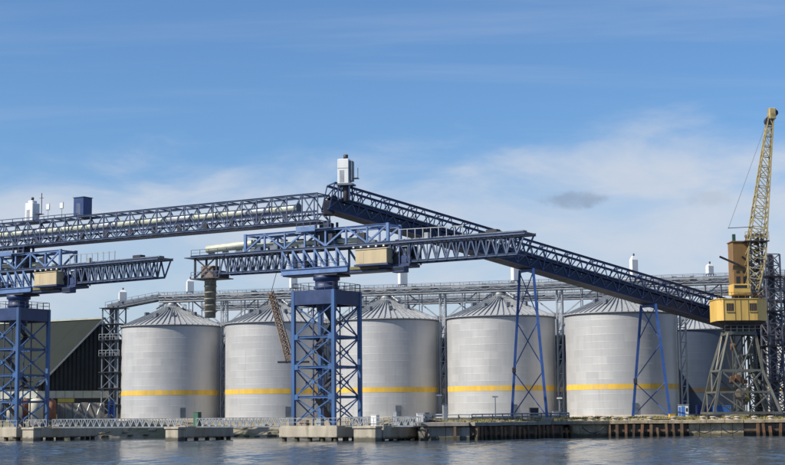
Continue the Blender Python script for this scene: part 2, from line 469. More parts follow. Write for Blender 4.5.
# quay wall: concrete panels, capping, fender piles
qw = T('quay_wall', 'stained concrete quay wall with rusty fender piles along the water', 'quay wall', (28, 250, 0))
def panel_run(i0, i1, z0, z1, width, mname, proud=0.0):
    a, b = V((*shore[i0], 0)), V((*shore[i1], 0)); d = b - a; L = d.length; u = d / L; nrm = V((u.y, -u.x, 0))
    k = max(1, round(L / width)); wd = L / k
    for j in range(k):
        c = a + u * (wd * (j + .5)) + nrm * (proud - 0.1 + random.uniform(-.03, .03))
        zt = z1 + random.uniform(-.04, .02)
        qw.add('wall_panel', boxmesh((wd - 0.05, 0.5, round(zt - z0, 2)), mname, 0.03), None, qw.L((c.x, c.y, (z0 + zt) / 2)), math.atan2(u.y, u.x))
def cap_run(i0, i1, z, mname='concrete', h=0.55, over=0.45):
    a, b = V((*shore[i0], 0)), V((*shore[i1], 0)); d = b - a; L = d.length; u = d / L; nrm = V((u.y, -u.x, 0))
    k = max(1, round(L / 3.2)); wd = L / k
    for j in range(k):
        c = a + u * (wd * (j + .5)) + nrm * over * .5
        qw.add('coping', boxmesh((wd - 0.04, 1.1 + over, h), mname, 0.04), None, qw.L((c.x, c.y, z - h / 2 + random.uniform(0, .05))), math.atan2(u.y, u.x))
def pile_run(i0, i1, f0, f1, step, ztop, r=0.38, m='timber', off=0.85, zb=-1.2):
    a, b = V((*shore[i0], 0)), V((*shore[i1], 0)); d = b - a; L = d.length; u = d / L; nrm = V((u.y, -u.x, 0))
    x = L * f0
    while x < L * f1:
        p = a + u * (x + random.uniform(-.12, .12)) + nrm * off
        rr_ = r * random.uniform(.8, 1.15)
        top = ztop + random.choice((0, 0, 0, -.1, -.25, -.5)) + random.uniform(-.1, .06)
        le = random.uniform(-.28, .28)
        if random.random() < .07: x += step; continue
        qw.mem('fender_pile', qw.L((p.x, p.y, zb)), qw.L((p.x + le, p.y, top)), rr_, rr_, m if random.random() < .7 else 'rust', 'box', up=(u.x, u.y, 0))
        x += step * random.uniform(.85, 1.2)
panel_run(8, 9, -1, 2.0, 4, 'concrete_dark'); panel_run(9, 10, -1, 2.0, 3.5, 'concrete_dark')
panel_run(10, 11, -1, 2.0, 5, 'concrete_dark', -1.2); panel_run(11, 12, -1, 2.2, 2.2, 'stone')
panel_run(12, 13, -1, 2.0, 5, 'concrete_dark', -1.0); panel_run(13, 14, -1, 2.2, 1.9, 'stone')
panel_run(14, 15, -1, 2.0, 5, 'concrete_dark', -0.8); panel_run(15, 16, -1, 2.2, 6, 'concrete')
for i in range(8, 16): cap_run(i, i + 1, 2.62, 'concrete_dark' if i in (8, 9, 10) else 'stone')
pile_run(10, 11, .02, .99, 1.15, 2.05, .42); pile_run(12, 13, .02, .98, 1.2, 2.05, .42)
pile_run(14, 15, .0, 1, 1.05, 2.05, .42, 'rust'); pile_run(9, 10, .1, .9, 2.2, 2.0, .4)
# walings behind the fender piles
for i0, i1 in ((10, 11), (12, 13), (14, 15)):
    a, b = V((*shore[i0], 1.0)), V((*shore[i1], 1.0)); u = (b - a).normalized(); nrm = V((u.y, -u.x, 0)) * .55
    qw.mem('waling', qw.L(a + nrm), qw.L(b + nrm), .3, .35, 'timber')

# chains slung between the piled stretches
def fender_chain(px0, px1, Y, y0, ysag, label):
    a, b = U(px0, y0, Y), U(px1, y0, Y)
    t = T('fender_chain', label, 'chain', (a.x, a.y, a.z), 0, 'chains slung along the quay wall')
    pts = []
    for i in range(13):
        f = i / 12; p = a.lerp(b, f); p.z -= (ysag / 6.2) * 4 * f * (1 - f); pts.append(p)
    for p, q in zip(pts[:-1], pts[1:]):
        t.mem('link', t.L(p), t.L(q), 0.16, 0.16, 'dark_steel', 'tube')
fender_chain(582, 604, 250.2, 427, 6, 'dark slack chain slung on the stone wall right of the brown pile deck')
fender_chain(694, 714, 247.6, 428, 5, 'dark slack chain on the wall below the left crane leg')
fender_chain(722, 741, 246.6, 428, 5, 'dark slack chain on the wall below the right crane leg')

# bollards and pale edge blocks on the coping
bp = [(587, 251.3), (599, 251.8), (610, 251.9), (621, 251.9), (645, 251.2), (668, 250.4), (697, 249.6), (707, 249.4), (722, 249), (731, 248.7), (748, 248.4), (764, 248)]
bo_me = lathe([(0.5, 0), (0.44, .1), (0.36, .2), (0.36, .32), (0.55, .42), (0.5, .55), (0.2, .6)], 12, 'concrete', name='bollard')
for i, (px, Y) in enumerate(bp):
    x = (px - PW / 2) / FPX * Y * 1.007
    t = T('mooring_bollard', ['squat pale mooring bollard on the quay edge, %s from the left of the right-hand quay' % w_ for w_ in
          ('first', 'second', 'third', 'fourth', 'fifth', 'sixth', 'seventh', 'eighth', 'ninth', 'tenth', 'eleventh', 'twelfth')][i], 'bollard', (x, Y + .1, 2.6), 0, 'bollards along the quay edge')
    t.add('post', bo_me)
    t.box('base_plate', (-.6, -.45, 0), (.6, .45, .09), 'concrete', bev=0.01)

# loose rubble along the edge strip
rb = T('edge_rubble', 'loose pale rubble stones strewn along the top of the quay edge', 'rubble', (45, 252, 2.6))
for k in range(110):
    i = random.choice((10, 11, 11, 12, 12, 13, 13, 14, 14)); f = random.random()
    a = V(e0[i]).lerp(V(e0[i + 1]), f); b = V(e1[i]).lerp(V(e1[i + 1]), f); p = a.lerp(b, random.uniform(.02, .35))
    o = rb.add('stone', rocks[k % 6], None, rb.L((p.x, p.y, p.z + .12)), random.uniform(0, 6)); sc = random.uniform(.35, 1.0); o.scale = (sc * 1.4, sc, sc * .6)

# tufts of grass on the edge strip
def tufts(pairs, count, seed):
    rd = random.Random(seed); vs, fs = [], []
    for _ in range(count):
        i = rd.choice(pairs); f = rd.random()
        a = V(e0[i]).lerp(V(e0[i + 1]), f); b = V(e1[i]).lerp(V(e1[i + 1]), f)
        p = a.lerp(b, rd.uniform(.12, 1.0)); 
        if noise.noise((p.x * .25, p.y * .25, 0)) < -0.12: continue
        for _b in range(5):
            an = rd.uniform(0, 6.28); h = rd.uniform(.18, .5); w_ = rd.uniform(.04, .09)
            q = p + V((rd.uniform(-.25, .25), rd.uniform(-.25, .25), -.02)); k = len(vs)
            dx, dy = math.cos(an) * w_, math.sin(an) * w_
            vs += [(q.x - dx, q.y - dy, q.z), (q.x + dx, q.y + dy, q.z), (q.x + rd.uniform(-.15, .15), q.y + rd.uniform(-.15, .15), q.z + h)]
            fs.append((k, k + 1, k + 2))
    me = bpy.data.meshes.new('grass'); me.from_pydata(vs, [], fs); me.materials.append(MATS['grass'])
    o = bpy.data.objects.new('grass', me); col.objects.link(o)
    tagset(o, 'dry yellow-green grass growing along the quay edge', 'grass', kind='stuff')
tufts([10, 11, 12, 13, 14, 15], 5200, 3)

# ------------------------------------------------------------------ silos
SR, SH, RISE = 10.15, 18.5, 4.5
NC = 14; CH = SH / NC
ring_me = []
for i in range(NC):
    z0, z1 = i * CH, (i + 1) * CH
    ring_me.append(lathe([(SR + .007, z0 - .02), (SR + .007, z0 + .07), (SR, z0 + .10), (SR, z0 + .13), (SR, z1 + .02)], 96, 'silo_steel', name='wall_ring', caps=False))
band_me = lathe([(SR + .02, 4.80), (SR + .02, 5.74)], 96, 'yellow_band', name='yellow_band', caps=False)
roof_me = lathe([(SR + .35, SH - .10), (SR + .35, SH + .02), (SR * .55, SH + RISE * .45 + .02), (1.0, SH + RISE * .92)], 72, 'silo_roof', name='roof', smooth=False)
eave_me = lathe([(SR + .10, SH - .28), (SR + .16, SH - .2), (SR + .16, SH - .06), (SR + .05, SH - .05)], 96, 'galv_dark', name='eave_ring', caps=False)
cap_me = lathe([(1.25, SH + RISE * .9), (1.25, SH + RISE + .25), (0.9, SH + RISE + .5), (.3, SH + RISE + .6)], 24, 'galv', name='roof_cap')
skirt_me = lathe([(SR + .6, -1.2), (SR + .6, .02), (SR + .2, .25), (SR + .02, .26)], 72, 'concrete', name='foundation', caps=False)
vent_me = boxmesh((.9, .7, .8), 'galv_dark', .05)
ORD = ['leftmost', 'second from the left', 'third from the left', 'fourth from the left', 'rightmost']
def silo(i, loc, label, group, front=True):
    t = T('silo', label, 'silo', loc, R(7 * i), group)
    t.add('foundation', skirt_me)
    for k in range(NC): t.add('wall_ring', ring_me[k])
    t.add('yellow_band', band_me)
    t.add('eave_ring', eave_me)
    ro = t.add('roof', roof_me)
    NR = 56
    for k in range(NR):
        a = 2 * math.pi * (k + .5) / NR; c, s_ = math.cos(a), math.sin(a)
        t.mem('roof_rib', (c * (SR + .36), s_ * (SR + .36), SH + .06), (c * 1.1, s_ * 1.1, SH + RISE * .92 + .06), .14, .22, 'galv', parent=ro)
    t.add('roof_cap', cap_me)
    if not front: return t
    ca = -R(7 * i)                                    # keep fittings on the camera side
    for k, (an, f) in enumerate(((-155, .55), (-118, .62), (-75, .6), (-38, .55), (-95, .30))):
        an = R(an + random.uniform(-8, 8)) + ca; rad = SR * f
        t.add('roof_vent', vent_me, ro, (rad * math.cos(an), rad * math.sin(an), SH + RISE * .92 * (1 - (rad - 1) / (SR - .6)) + .30), an)
    # walkway collar and handrail near the apex
    for k in range(16):
        a, b = 2 * math.pi * k / 16, 2 * math.pi * (k + 1) / 16; q = 2.7; zz = SH + RISE * .78
        t.mem('apex_rail', (q * math.cos(a), q * math.sin(a), zz + 1.0), (q * math.cos(b), q * math.sin(b), zz + 1.0), .06, .06, 'galv_dark')
        t.mem('rail_post', (q * math.cos(a), q * math.sin(a), zz - .15), (q * math.cos(a), q * math.sin(a), zz + 1.0), .06, .06, 'galv_dark')
    # caged ladder
    an = R(-20) + ca; c, s_ = math.cos(an), math.sin(an); tx, ty = -s_ * .3, c * .3
    for sg in (-1, 1):
        t.mem('ladder_rail', (c * (SR + .22) + tx * sg, s_ * (SR + .22) + ty * sg, .3), (c * (SR + .22) + tx * sg, s_ * (SR + .22) + ty * sg, SH + .8), .07, .07, 'galv')
    # access door and low hatch
    an = R(-70 - 4 * i) + ca
    t.add('access_door', boxmesh((.12, 1.1, 2.0), 'galv_dark', .02), None, ((SR + .04) * math.cos(an), (SR + .04) * math.sin(an), 1.35), an)
    return t
for i in range(5):
    silo(i, S1 + RD * i + V((0, 0, GZ)), 'pale steel silo with yellow band and cone roof, %s in the row' % ORD[i], 'front row silos')
BOFF = V((10.5, 24, 0))
rs = T('rear_shed', 'long dark navy shed with pale ribbed roof behind the row of silos', 'shed', V((10.5, 330, GZ)), math.atan2(RU.y, RU.x))
EV, RG = 19.9 - GZ, 25.4 - GZ
x0r, x1r = -58, 37
nw = 32
wl = (x1r - x0r) / nw
for k in range(nw):
    xa = x0r + k * wl
    rs.box('wall_sheet', (xa + .02, -.06 + random.uniform(-.02, .02), -.3), (xa + wl - .02, .2, EV), 'shed_navy')
    rs.mesh('roof_sheet', [(xa + .02, -.5, EV - .05), (xa + wl - .02, -.5, EV - .05), (xa + wl - .02, 14, RG), (xa + .02, 14, RG), (xa + .02, -.5, EV + .1), (xa + wl - .02, -.5, EV + .1), (xa + wl - .02, 14, RG + .15), (xa + .02, 14, RG + .15)],
            [(3, 2, 1, 0), (4, 5, 6, 7), (0, 1, 5, 4), (1, 2, 6, 5), (2, 3, 7, 6), (3, 0, 4, 7)], 'galv')
    rs.mem('roof_rib', (xa, -.45, EV + .15), (xa, 13.9, RG + .22), .14, .2, 'galv_dark')
rs.box('wall_stripe', (x0r, -.14, 5.0), (x1r, -.09, 6.0), 'ochre_dull')
rs.mem('gutter', (x0r, -.62, EV - .05), (x1r, -.62, EV - .05), .25, .3, 'galv_dark')
rs.mesh('rear_slope', [(x0r, 14, RG), (x1r, 14, RG), (x1r, 28, EV), (x0r, 28, EV)], [(0, 1, 2, 3)], 'galv')
rs.box('rear_wall', (x0r, 27.8, -.3), (x1r, 28, EV - .05), 'shed_navy')
for x in (x0r - .1, x1r + .1): rs.mesh('gable_wall', [(x, 0, -.3), (x, 28, -.3), (x, 28, EV), (x, 14, RG), (x, 0, EV)], [(0, 1, 2, 3, 4)], 'shed_navy')

# two further silos beyond the row, partly hidden by the crane
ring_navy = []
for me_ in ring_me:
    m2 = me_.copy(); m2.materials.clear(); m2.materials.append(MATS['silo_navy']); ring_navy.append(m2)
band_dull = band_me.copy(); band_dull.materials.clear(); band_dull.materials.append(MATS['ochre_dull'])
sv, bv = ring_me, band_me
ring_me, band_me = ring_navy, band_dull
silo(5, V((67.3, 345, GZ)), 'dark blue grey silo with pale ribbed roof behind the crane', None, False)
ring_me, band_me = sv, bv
silo(6, V((90.5, 340, GZ)), 'pale silo at the right edge seen through the crane lattice', None, False)

# ------------------------------------------------------------------ gantries over the silo rows
def gantry(origin, s0, s1, label, zb=27.55, front=True):
    t = T('roof_gantry', label, 'conveyor', origin + V((0, 0, GZ)), math.atan2(RU.y, RU.x), 'conveyor gantries over the silos')
    z = zb - GZ
    t.box('walkway', (s0, -1.3, z - .14), (s1, 1.3, z), 'galv_dark')
    n = int((s1 - s0) / 3.0)
    for k in range(n):
        a = s0 + (s1 - s0) * k / n; b = s0 + (s1 - s0) * (k + 1) / n
        t.box('conveyor_casing', (a + .03, -.45, z + .01), (b - .03, .45, z + .78), 'galv_dark' if k % 5 else 'galv', bev=.04)
    for sg in (-1, 1):
        t.mem('side_girder', (s0, sg * 1.34, z - .25), (s1, sg * 1.34, z - .25), .16, .45, 'galv_dark', 'beam')
    railing(t, [(s0, -1.27, z), (s1, -1.27, z)], 1.15, 1.9, 'galv_dark', .07)
    railing(t, [(s0, 1.27, z), (s1, 1.27, z)], 1.15, 1.9, 'galv_dark', .07)
    rd = random.Random(int(s1))
    for k in range(int((s1 - s0) / 2.2)):
        x = rd.uniform(s0 + 1, s1 - 1); sy = rd.choice((-.95, .95)); hh = rd.uniform(.3, .9)
        t.box('junction_box', (x - .3, sy - .22, z + .01), (x + rd.uniform(.1, .7), sy + .22, z + hh), rd.choice(('galv', 'dark_steel', 'galv_dark', 'white_paint')))
    for k in range(int((s1 - s0) / 2.6)):
        x = s0 + k * 2.6
        t.mem('side_brace', (x, -1.36, z - .42), (x + 1.3, -1.36, z - .05), .1, .1, 'galv'); t.mem('side_brace', (x + 1.3, -1.36, z - .05), (x + 2.6, -1.36, z - .42), .1, .1, 'galv')
    for k in range(int((s1 - s0) / 2.83)):
        x = s0 + .8 + k * 2.83; ph = (x % 22.6)
        if min(ph, 22.6 - ph) < 8.2:
            dd = min(ph, 22.6 - ph); zr = SH + RISE * .92 * (1 - max(dd - 1, 0) / 9.5)
            if front:
                t.mem('roof_strut', (x, -.9, z - .2), (x, -.9, zr - .1), .14, .14, 'galv_dark'); t.mem('roof_strut', (x, .9, z - .2), (x, .9, zr - .1), .14, .14, 'galv_dark')
        else:
            t.mem('hanger', (x, -1.1, z - .2), (x, -1.1, z - 1.2), .1, .1, 'galv_dark')
    t.mem('dust_pipe', (s0, -1.1, z - .75), (s1, -1.1, z - .75), .4, .4, 'galv', 'tube')
    t.mem('aeration_pipe', (s0, .9, z - .7), (s1, .9, z - .7), .3, .3, 'galv_dark', 'tube')
    t.mem('cable_tray', (s0, -1.42, z + .35), (s1, -1.42, z + .35), .1, .3, 'galv')
    return t
gantry(S1, -2.5, 140, 'grey conveyor gantry with handrails running over the front silo roofs')
fe = T('feeder_conveyor', 'short grey conveyor climbing from the elevator tower to the first silo', 'conveyor', S1 + V((0, 0, GZ)), math.atan2(RU.y, RU.x))
fa_, fb_ = V((-14.5, 0, 25.75 - GZ)), V((-2.55, 0, 27.5 - GZ))
for sg in (-1, 1): fe.mem('side_girder', fa_ + V((0, sg * 1.3, 0)), fb_ + V((0, sg * 1.3, 0)), .16, .5, 'galv_dark', 'beam')
for k in range(4): fe.mem('conveyor_casing', fa_.lerp(fb_, k / 4) + V((0, 0, .5)), fa_.lerp(fb_, (k + .97) / 4) + V((0, 0, .5)), .9, .8, 'galv_dark')
fe.mem('walkway', fa_ + V((0, 0, .02)), fb_ + V((0, 0, .02)), 2.4, .12, 'galv_dark')
for sg in (-1, 1): railing(fe, [fa_ + V((0, sg * 1.3, .2)), fb_ + V((0, sg * 1.3, .2))], 1.15, 1.6, 'galv_dark', .07)
gantry(S1 + BOFF, -8, 150, 'grey conveyor gantry seen behind, beyond the silo roofs', front=False)

def lattice_post(loc, h, wd, m, label, nb, group, braces=True, name='gantry_support', rz=None):
    t = T(name, label, 'support', loc, math.atan2(RU.y, RU.x) if rz is None else rz, group)
    hw = wd / 2
    for sx in (-1, 1):
        for sy in (-1, 1): t.mem('leg', (sx * hw, sy * hw, -.2), (sx * hw, sy * hw, h), .2, .2, m)
    for k in range(nb):
        z0, z1 = h * k / nb, h * (k + 1) / nb
        for sy in (-1, 1):
            t.mem('brace', (-hw, sy * hw, z0), (hw, sy * hw, z1), .1, .1, m)
            t.mem('strut', (-hw, sy * hw, z1), (hw, sy * hw, z1), .1, .1, m)
    if braces:
        for sg in (-1, 1):
            t.mem('knee_brace', (sg * hw, 0, h - 5.2), (sg * 7.2, 0, h + .02), .22, .22, m)
    return t
GH = 27.1 - GZ
for i in range(5):
    p = S1 + RD * (i + .5) + V((0, 0, GZ))
    lattice_post(p, GH, 1.0, 'galv', 'slim grey lattice post holding the roof gantry right of silo %s' % ['one', 'two', 'three', 'four', 'five'][i], 9, 'gantry posts between the silos')
for i in range(4):
    p = S1 + BOFF + RD * (i - .5) + V((0, 0, GZ))
    lattice_post(p, GH, 1.0, 'galv', 'far lattice post holding the back gantry, number %s from the left' % ['one', 'two', 'three', 'four'][i], 9, 'gantry posts of the back row')

# white elevator heads / filters on the gantry
def head_unit(p, wd, h, label, name='filter_unit', group='white filter housings on the gantry', m='white_paint', rz=0.3):
    t = T(name, label, 'filter unit', p, rz, group)
    hw = wd / 2
    t.box('casing', (-hw, -hw, .35), (hw, hw, h * .82), m, bev=.06)
    vs = [(-hw, -hw, h * .82), (hw, -hw, h * .82), (hw, hw, h * .82), (-hw, hw, h * .82), (-hw * .4, -hw * .4, h), (hw * .4, -hw * .4, h), (hw * .4, hw * .4, h), (-hw * .4, hw * .4, h)]
    t.mesh('hood', vs, [(0, 1, 5, 4), (1, 2, 6, 5), (2, 3, 7, 6), (3, 0, 4, 7), (4, 5, 6, 7)], m)
    for sx in (-1, 1):
        for sy in (-1, 1): t.mem('foot', (sx * hw * .85, sy * hw * .85, -.02), (sx * hw * .85, sy * hw * .85, .4), .12, .12, 'galv_dark')
    t.mem('exhaust', (hw * .1, 0, h), (hw * .1, 0, h + .45), .3, .3, 'dark_steel', 'tube')
    return t
HZ = 27.55
for px, py0, py1, wd, lab in ((122, 290, 303, 1.5, 'small white filter housing at the left end of the gantry'), (189, 279, 297, 1.35, 'white filter housing beside the hanging loader chute'),
        (293, 276, 290, 1.35, 'white filter housing left of the blue loader tower head'), (402, 268, 286, 1.5, 'white filter housing right of the beige loader cab'),
        (516, 264, 281, 1.4, 'white filter housing at the top of the first trestle'), (635, 256, 274, 1.2, 'white filter housing above the rightmost front silo'),
        (710, 264, 274, 1.1, 'white filter housing left of the crane cab tower')):
    # point on the gantry line under this pixel column
    best = min((abs(392.5 + 1550 * (S1 + RU * s_).x / (S1 + RU * s_).y - px), s_) for s_ in [q * .25 for q in range(-50, 560)])[1]
    p = S1 + RU * best
    top = U(px, py0, p.y).z
    zb_ = HZ + .79 if px > 150 else 26.15 + .79
    head_unit(V((p.x, p.y, zb_)), wd, top - zb_, lab)
# clutter of drives, spouts and hatches where the gantry meets each silo apex
for i in range(5):
    p = S1 + RD * i
    t = T('distribution_spout', 'grey spouts and drive motors on the apex of silo %s' % ['one', 'two', 'three', 'four', 'five'][i], 'machinery', p + V((0, 0, GZ + SH + RISE + .2)), math.atan2(RU.y, RU.x), 'apex machinery on the silos')
    zz = 27.4 - (GZ + SH + RISE + .2)
    t.mem('drop_chute', (0, 0, .1), (0, 0, zz - .2), .8, .8, 'galv_dark')
    for k in range(9):
        x = random.uniform(-4.5, 4.5); h = random.uniform(.3, .75); y = random.choice((-.85, .85))
        t.box('drive_motor', (x - h, y - .3, zz + .14), (x + h * .3, y + .3, zz + .3 + h), random.choice(('galv', 'dark_steel', 'galv_dark', 'brown_lattice')), bev=.05)
    t.mem('spout', (.3, -.4, zz - .1), (2.9, -1.6, -1.0), .4, .4, 'galv', 'tube')
    t.mem('spout', (-.3, -.4, zz - .1), (-2.9, -1.6, -1.0), .4, .4, 'galv_dark', 'tube')

# lattice elevator tower left of the first silo
t = T('elevator_tower', 'dark steel lattice elevator tower standing between the shed and first silo', 'tower', U(113, 417, 311) * V((1, 1, 0)) + V((0, 0, GZ)), math.atan2(RU.y, RU.x))
h = 25.6 - GZ
for sx in (-1, 1):
    for sy in (-1, 1): t.mem('leg', (sx * 1.75, sy * 1.6, -.3), (sx * 1.75, sy * 1.6, h), .22, .22, 'galv_dark')
for k in range(7):
    z0, z1 = h * k / 7, h * (k + 1) / 7
    t.box('platform', (-2.3, -2.1, z1 - .12), (2.3, 2.1, z1), 'dark_steel')
    for sy in (-1, 1):
        t.mem('brace', (-1.75, sy * 1.6, z0), (1.75, sy * 1.6, z1), .12, .12, 'galv_dark'); t.mem('brace', (1.75, sy * 1.63, z0), (-1.75, sy * 1.63, z1), .12, .12, 'galv_dark')
    if k in (3, 4): railing(t, [(-2.25, -2.05, z1), (2.25, -2.05, z1)], 1.1, 1.5, 'galv', .07)
for x in (-.5, .6): t.mem('elevator_leg', (x, 0, -.2), (x, 0, h + .4), .55, .8, 'galv_dark')

# ------------------------------------------------------------------ dark shed on the left
ap = U(102, 320, 326); cornL = U(38, 386, 322); D1 = V((-0.86, 0.51, 0))
sh = T('storage_shed', 'large dark green gabled storage shed left of the silos', 'shed', V((ap.x, ap.y, GZ)))
L0 = 75
gl = cornL.copy(); gl.z = cornL.z
half = ap - V((cornL.x, cornL.y, ap.z)); half.z = 0
gr_ = V((ap.x, ap.y, 0)) + half; gr_.z = gl.z
A_, B_, C_ = ap, gl, gr_
def gp(p, z): return V((p.x, p.y, z))
vs = [gp(B_, GZ - .3), gp(C_, GZ - .3), C_, A_, B_]
vs2 = [v + D1 * L0 for v in vs]
sh.mesh('gable_wall', [sh.L(v) for v in vs], [(0, 1, 2, 3, 4)], 'shed_wall')
sh.mesh('side_wall', [sh.L(v) for v in (vs[0], vs2[0], vs2[4], vs[4])], [(0, 1, 2, 3)], 'shed_wall')
sh.mesh('rear_wall', [sh.L(v) for v in vs2], [(4, 3, 2, 1, 0)], 'shed_wall')
# roof sheets: each a slab with a small upstand
nrm = (B_ - A_).cross(D1).normalized()
if nrm.z < 0: nrm = -nrm
NSH = 12
for k in range(NSH):
    f0, f1 = L0 * k / NSH - .6, L0 * (k + 1) / NSH - .64
    q = [A_ + D1 * f0, A_ + D1 * f1, B_ + D1 * f1 + (B_ - A_) * .02, B_ + D1 * f0 + (B_ - A_) * .02]
    q = [v + nrm * .08 for v in q]; q2 = [v + nrm * .18 for v in q]
    sh.mesh('roof_sheet', [sh.L(v) for v in q + q2], [(0, 3, 2, 1), (4, 5, 6, 7), (0, 1, 5, 4), (1, 2, 6, 5), (2, 3, 7, 6), (3, 0, 4, 7)], 'shed_green')
sh.mesh('rear_roof', [sh.L(v) for v in (A_ + V((0, 0, .1)), C_ + V((0, 0, .1)), vs2[2] + V((0, 0, .1)), vs2[3] + V((0, 0, .1)))], [(0, 1, 2, 3)], 'shed_green')
sh.mem('ridge_cap', sh.L(A_ + V((0, 0, .35)) - D1 * .7), sh.L(A_ + D1 * L0 + V((0, 0, .35))), .9, .35, 'pale_clad')
sh.mem('verge_trim', sh.L(A_ + nrm * .3 - D1 * .7), sh.L(B_ + nrm * .3 - D1 * .7), .4, .3, 'galv')
sh.mem('verge_trim', sh.L(A_ + V((0, 0, .3)) - D1 * .7), sh.L(C_ + V((0, 0, .3)) - D1 * .7), .4, .3, 'galv_dark')
# translucent cladding strip and plinth on both visible walls
for a_, b_, nm in ((B_, C_, 'gable'), (B_, B_ + D1 * L0, 'side')):
    a0, b0 = gp(a_, 0), gp(b_, 0); d = (b0 - a0); off = V((d.y, -d.x, 0)).normalized() * .12
    if off.y > 0: off = -off
    nseg = 14
    for k in range(nseg):
        p, q = a0 + d * (k / nseg) + off, a0 + d * ((k + .96) / nseg) + off
        sh.mem('cladding_strip', sh.L(p + V((0, 0, 8.6))), sh.L(q + V((0, 0, 8.6))), .12, 1.5, 'pale_clad')
    sh.mem('plinth', sh.L(a0 + off + V((0, 0, GZ + .6))), sh.L(b0 + off + V((0, 0, GZ + .6))), .2, 1.4, 'concrete_dark')

gd = gp(C_, 0) - gp(B_, 0); go = V((gd.y, -gd.x, 0)).normalized()
if go.y > 0: go = -go
for k in range(1, 30):
    f = k / 30; p = gp(B_, 0) + gd * f + go * .08
    ztop = B_.z + (A_.z - B_.z) * (1 - abs(2 * f - 1)) - .25
    sh.mem('cladding_rib', sh.L(V((p.x, p.y, 9.45))), sh.L(V((p.x, p.y, ztop))), .22, .16, 'shed_green')
# clutter in front of the shed: tanks, a low wall, stacks
def tank(px, Y, r, h, m, label):
    p = U(px, 418, Y)
    t = T('storage_tank', label, 'tank', (p.x, p.y, GZ - .05), 0, 'tanks in front of the shed')
    t.add('shell', lathe([(r, 0), (r, h * .8), (r * .96, h * .86), (r * .8, h * .95), (r * .4, h * 1.0)], 28, m, name='shell'))
    t.add('base_ring', lathe([(r + .15, 0), (r + .15, .22), (r, .26)], 28, 'concrete_dark', name='base_ring', caps=False))
    t.mem('filler_pipe', (0, 0, h * .97), (0, 0, h + .5), .3, .3, 'galv', 'tube')
tank(2, 300, 1.15, 4.2, 'galv_dark', 'dark grey tank at the left edge behind the jetty')
tank(14, 300, 1.5, 4.4, 'cream', 'cream tank seen through the left tower legs')
tank(24, 303, 1.1, 4.3, 'brick_red', 'brown red tank behind the front leg of the left tower')
tank(36, 300, 1.4, 4.4, 'cream', 'cream tank right of the front leg of the left tower')
tank(44, 304, 1.1, 4.3, 'galv_dark', 'grey tank behind the right bay of the left tower')
tank(52, 301, .75, 4.2, 'brick_red', 'narrow orange brown tank beside the right leg of the left tower')
p0, p1 = U(57, 418, 305), U(104, 418, 305)
t = T('concrete_bunker', 'low grey concrete bunker wall with leaning props before the shed', 'bunker', (p0.x, p0.y, GZ))
for k in range(6):
    w_ = (p1.x - p0.x) / 6
    t.box('wall_panel', (k * w_ + .02, random.uniform(0, .06), -.2), ((k + 1) * w_ - .02, .5, 3.5 + random.uniform(-.1, .05)), 'concrete_dark', bev=.04)
for x in (4.4, 6.4, 8.6): t.mem('prop', (x - .9, -1.6, -.1), (x, -.02, 3.3), .16, .16, 'galv')
p = U(66, 398, 303)
t = T('yellow_sign_board', 'dull yellow board on posts above the concrete bunker', 'board', (p.x, p.y, GZ))
t.box('board', (-1.6, -.06, 3.55), (1.6, .06, 4.3), 'yellow_band', bev=.01)
for x in (-1.2, 1.2): t.mem('post', (x, .12, -.1), (x, .12, 4.2), .12, .12, 'galv_dark')
p = U(111, 416, 296)
t = T('blue_gate_frame', 'narrow bright blue steel frame standing left of the first silo', 'frame', (p.x, p.y, GZ))
for x in (-.45, .55): t.mem('upright', (x, 0, -.1), (x, 0, 3.6), .28, .28, 'container_blue')
t.mem('crossbar', (-.59, 0, 3.5), (.69, 0, 3.5), .26, .26, 'container_blue'); t.box('panel', (-.3, .02, 1.2), (.4, .12, 2.6), 'container_navy')

# ------------------------------------------------------------------ jetty: concrete dolphins, walkways
def slab(t, name, x0, x1, y0, y1, z0, z1, m, bev=.06): return t.box(name, (x0, y0, z0), (x1, y1, z1), m, bev=bev)
def dolphin(name, label, x0, x1, y0, y1, z0, z1, m='concrete', piles=True, cap=True, rub=True):
    t = T(name, label, 'dolphin', J(0, 0, 0) + AX * ((x0 + x1) / 2) + NX * ((y0 + y1) / 2), -TH, 'concrete dolphins of the jetty')
    hx, hy = (x1 - x0) / 2, (y1 - y0) / 2
    slab(t, 'block', -hx, hx, -hy, hy, z0, z1, m)
    if cap: slab(t, 'kerb', -hx + .1, hx - .1, -hy + .1, -hy + .5, z1 - .01, z1 + .22, m, .03); slab(t, 'kerb', hx - .5, hx - .1, -hy + .6, hy - .1, z1 - .01, z1 + .22, m, .03)
    if piles:
        nx_, ny_ = max(2, int(hx * 2 / 2.0)), max(2, int(hy * 2 / 2.2))
        for i in range(nx_):
            for j in (0, ny_ - 1):
                t.mem('pile', (-hx + .6 + i * (2 * hx - 1.2) / (nx_ - 1), -hy + .6 + j * (2 * hy - 1.2) / (ny_ - 1), -2), (-hx + .6 + i * (2 * hx - 1.2) / (nx_ - 1), -hy + .6 + j * (2 * hy - 1.2) / (ny_ - 1), z0 + .05), .75, .75, 'rust', 'tube')
        for j in range(1, ny_ - 1):
            t.mem('pile', (hx - .6, -hy + .6 + j * (2 * hy - 1.2) / (ny_ - 1), -2), (hx - .6, -hy + .6 + j * (2 * hy - 1.2) / (ny_ - 1), z0 + .05), .75, .75, 'rust', 'tube')
    return t
DZ = 2.1
dolphin('concrete_dolphin', 'big concrete base block under the middle blue tower', -5.4, 5.2, -5.2, 6.2, .55, DZ)
dolphin('concrete_dolphin', 'big concrete base block under the left blue tower', -71, -60.3, -5.2, 6.2, .55, DZ)
dolphin('jetty_finger', 'narrow concrete finger block right of the left tower', -56.6, -54.2, -5.6, 8.5, .5, DZ)
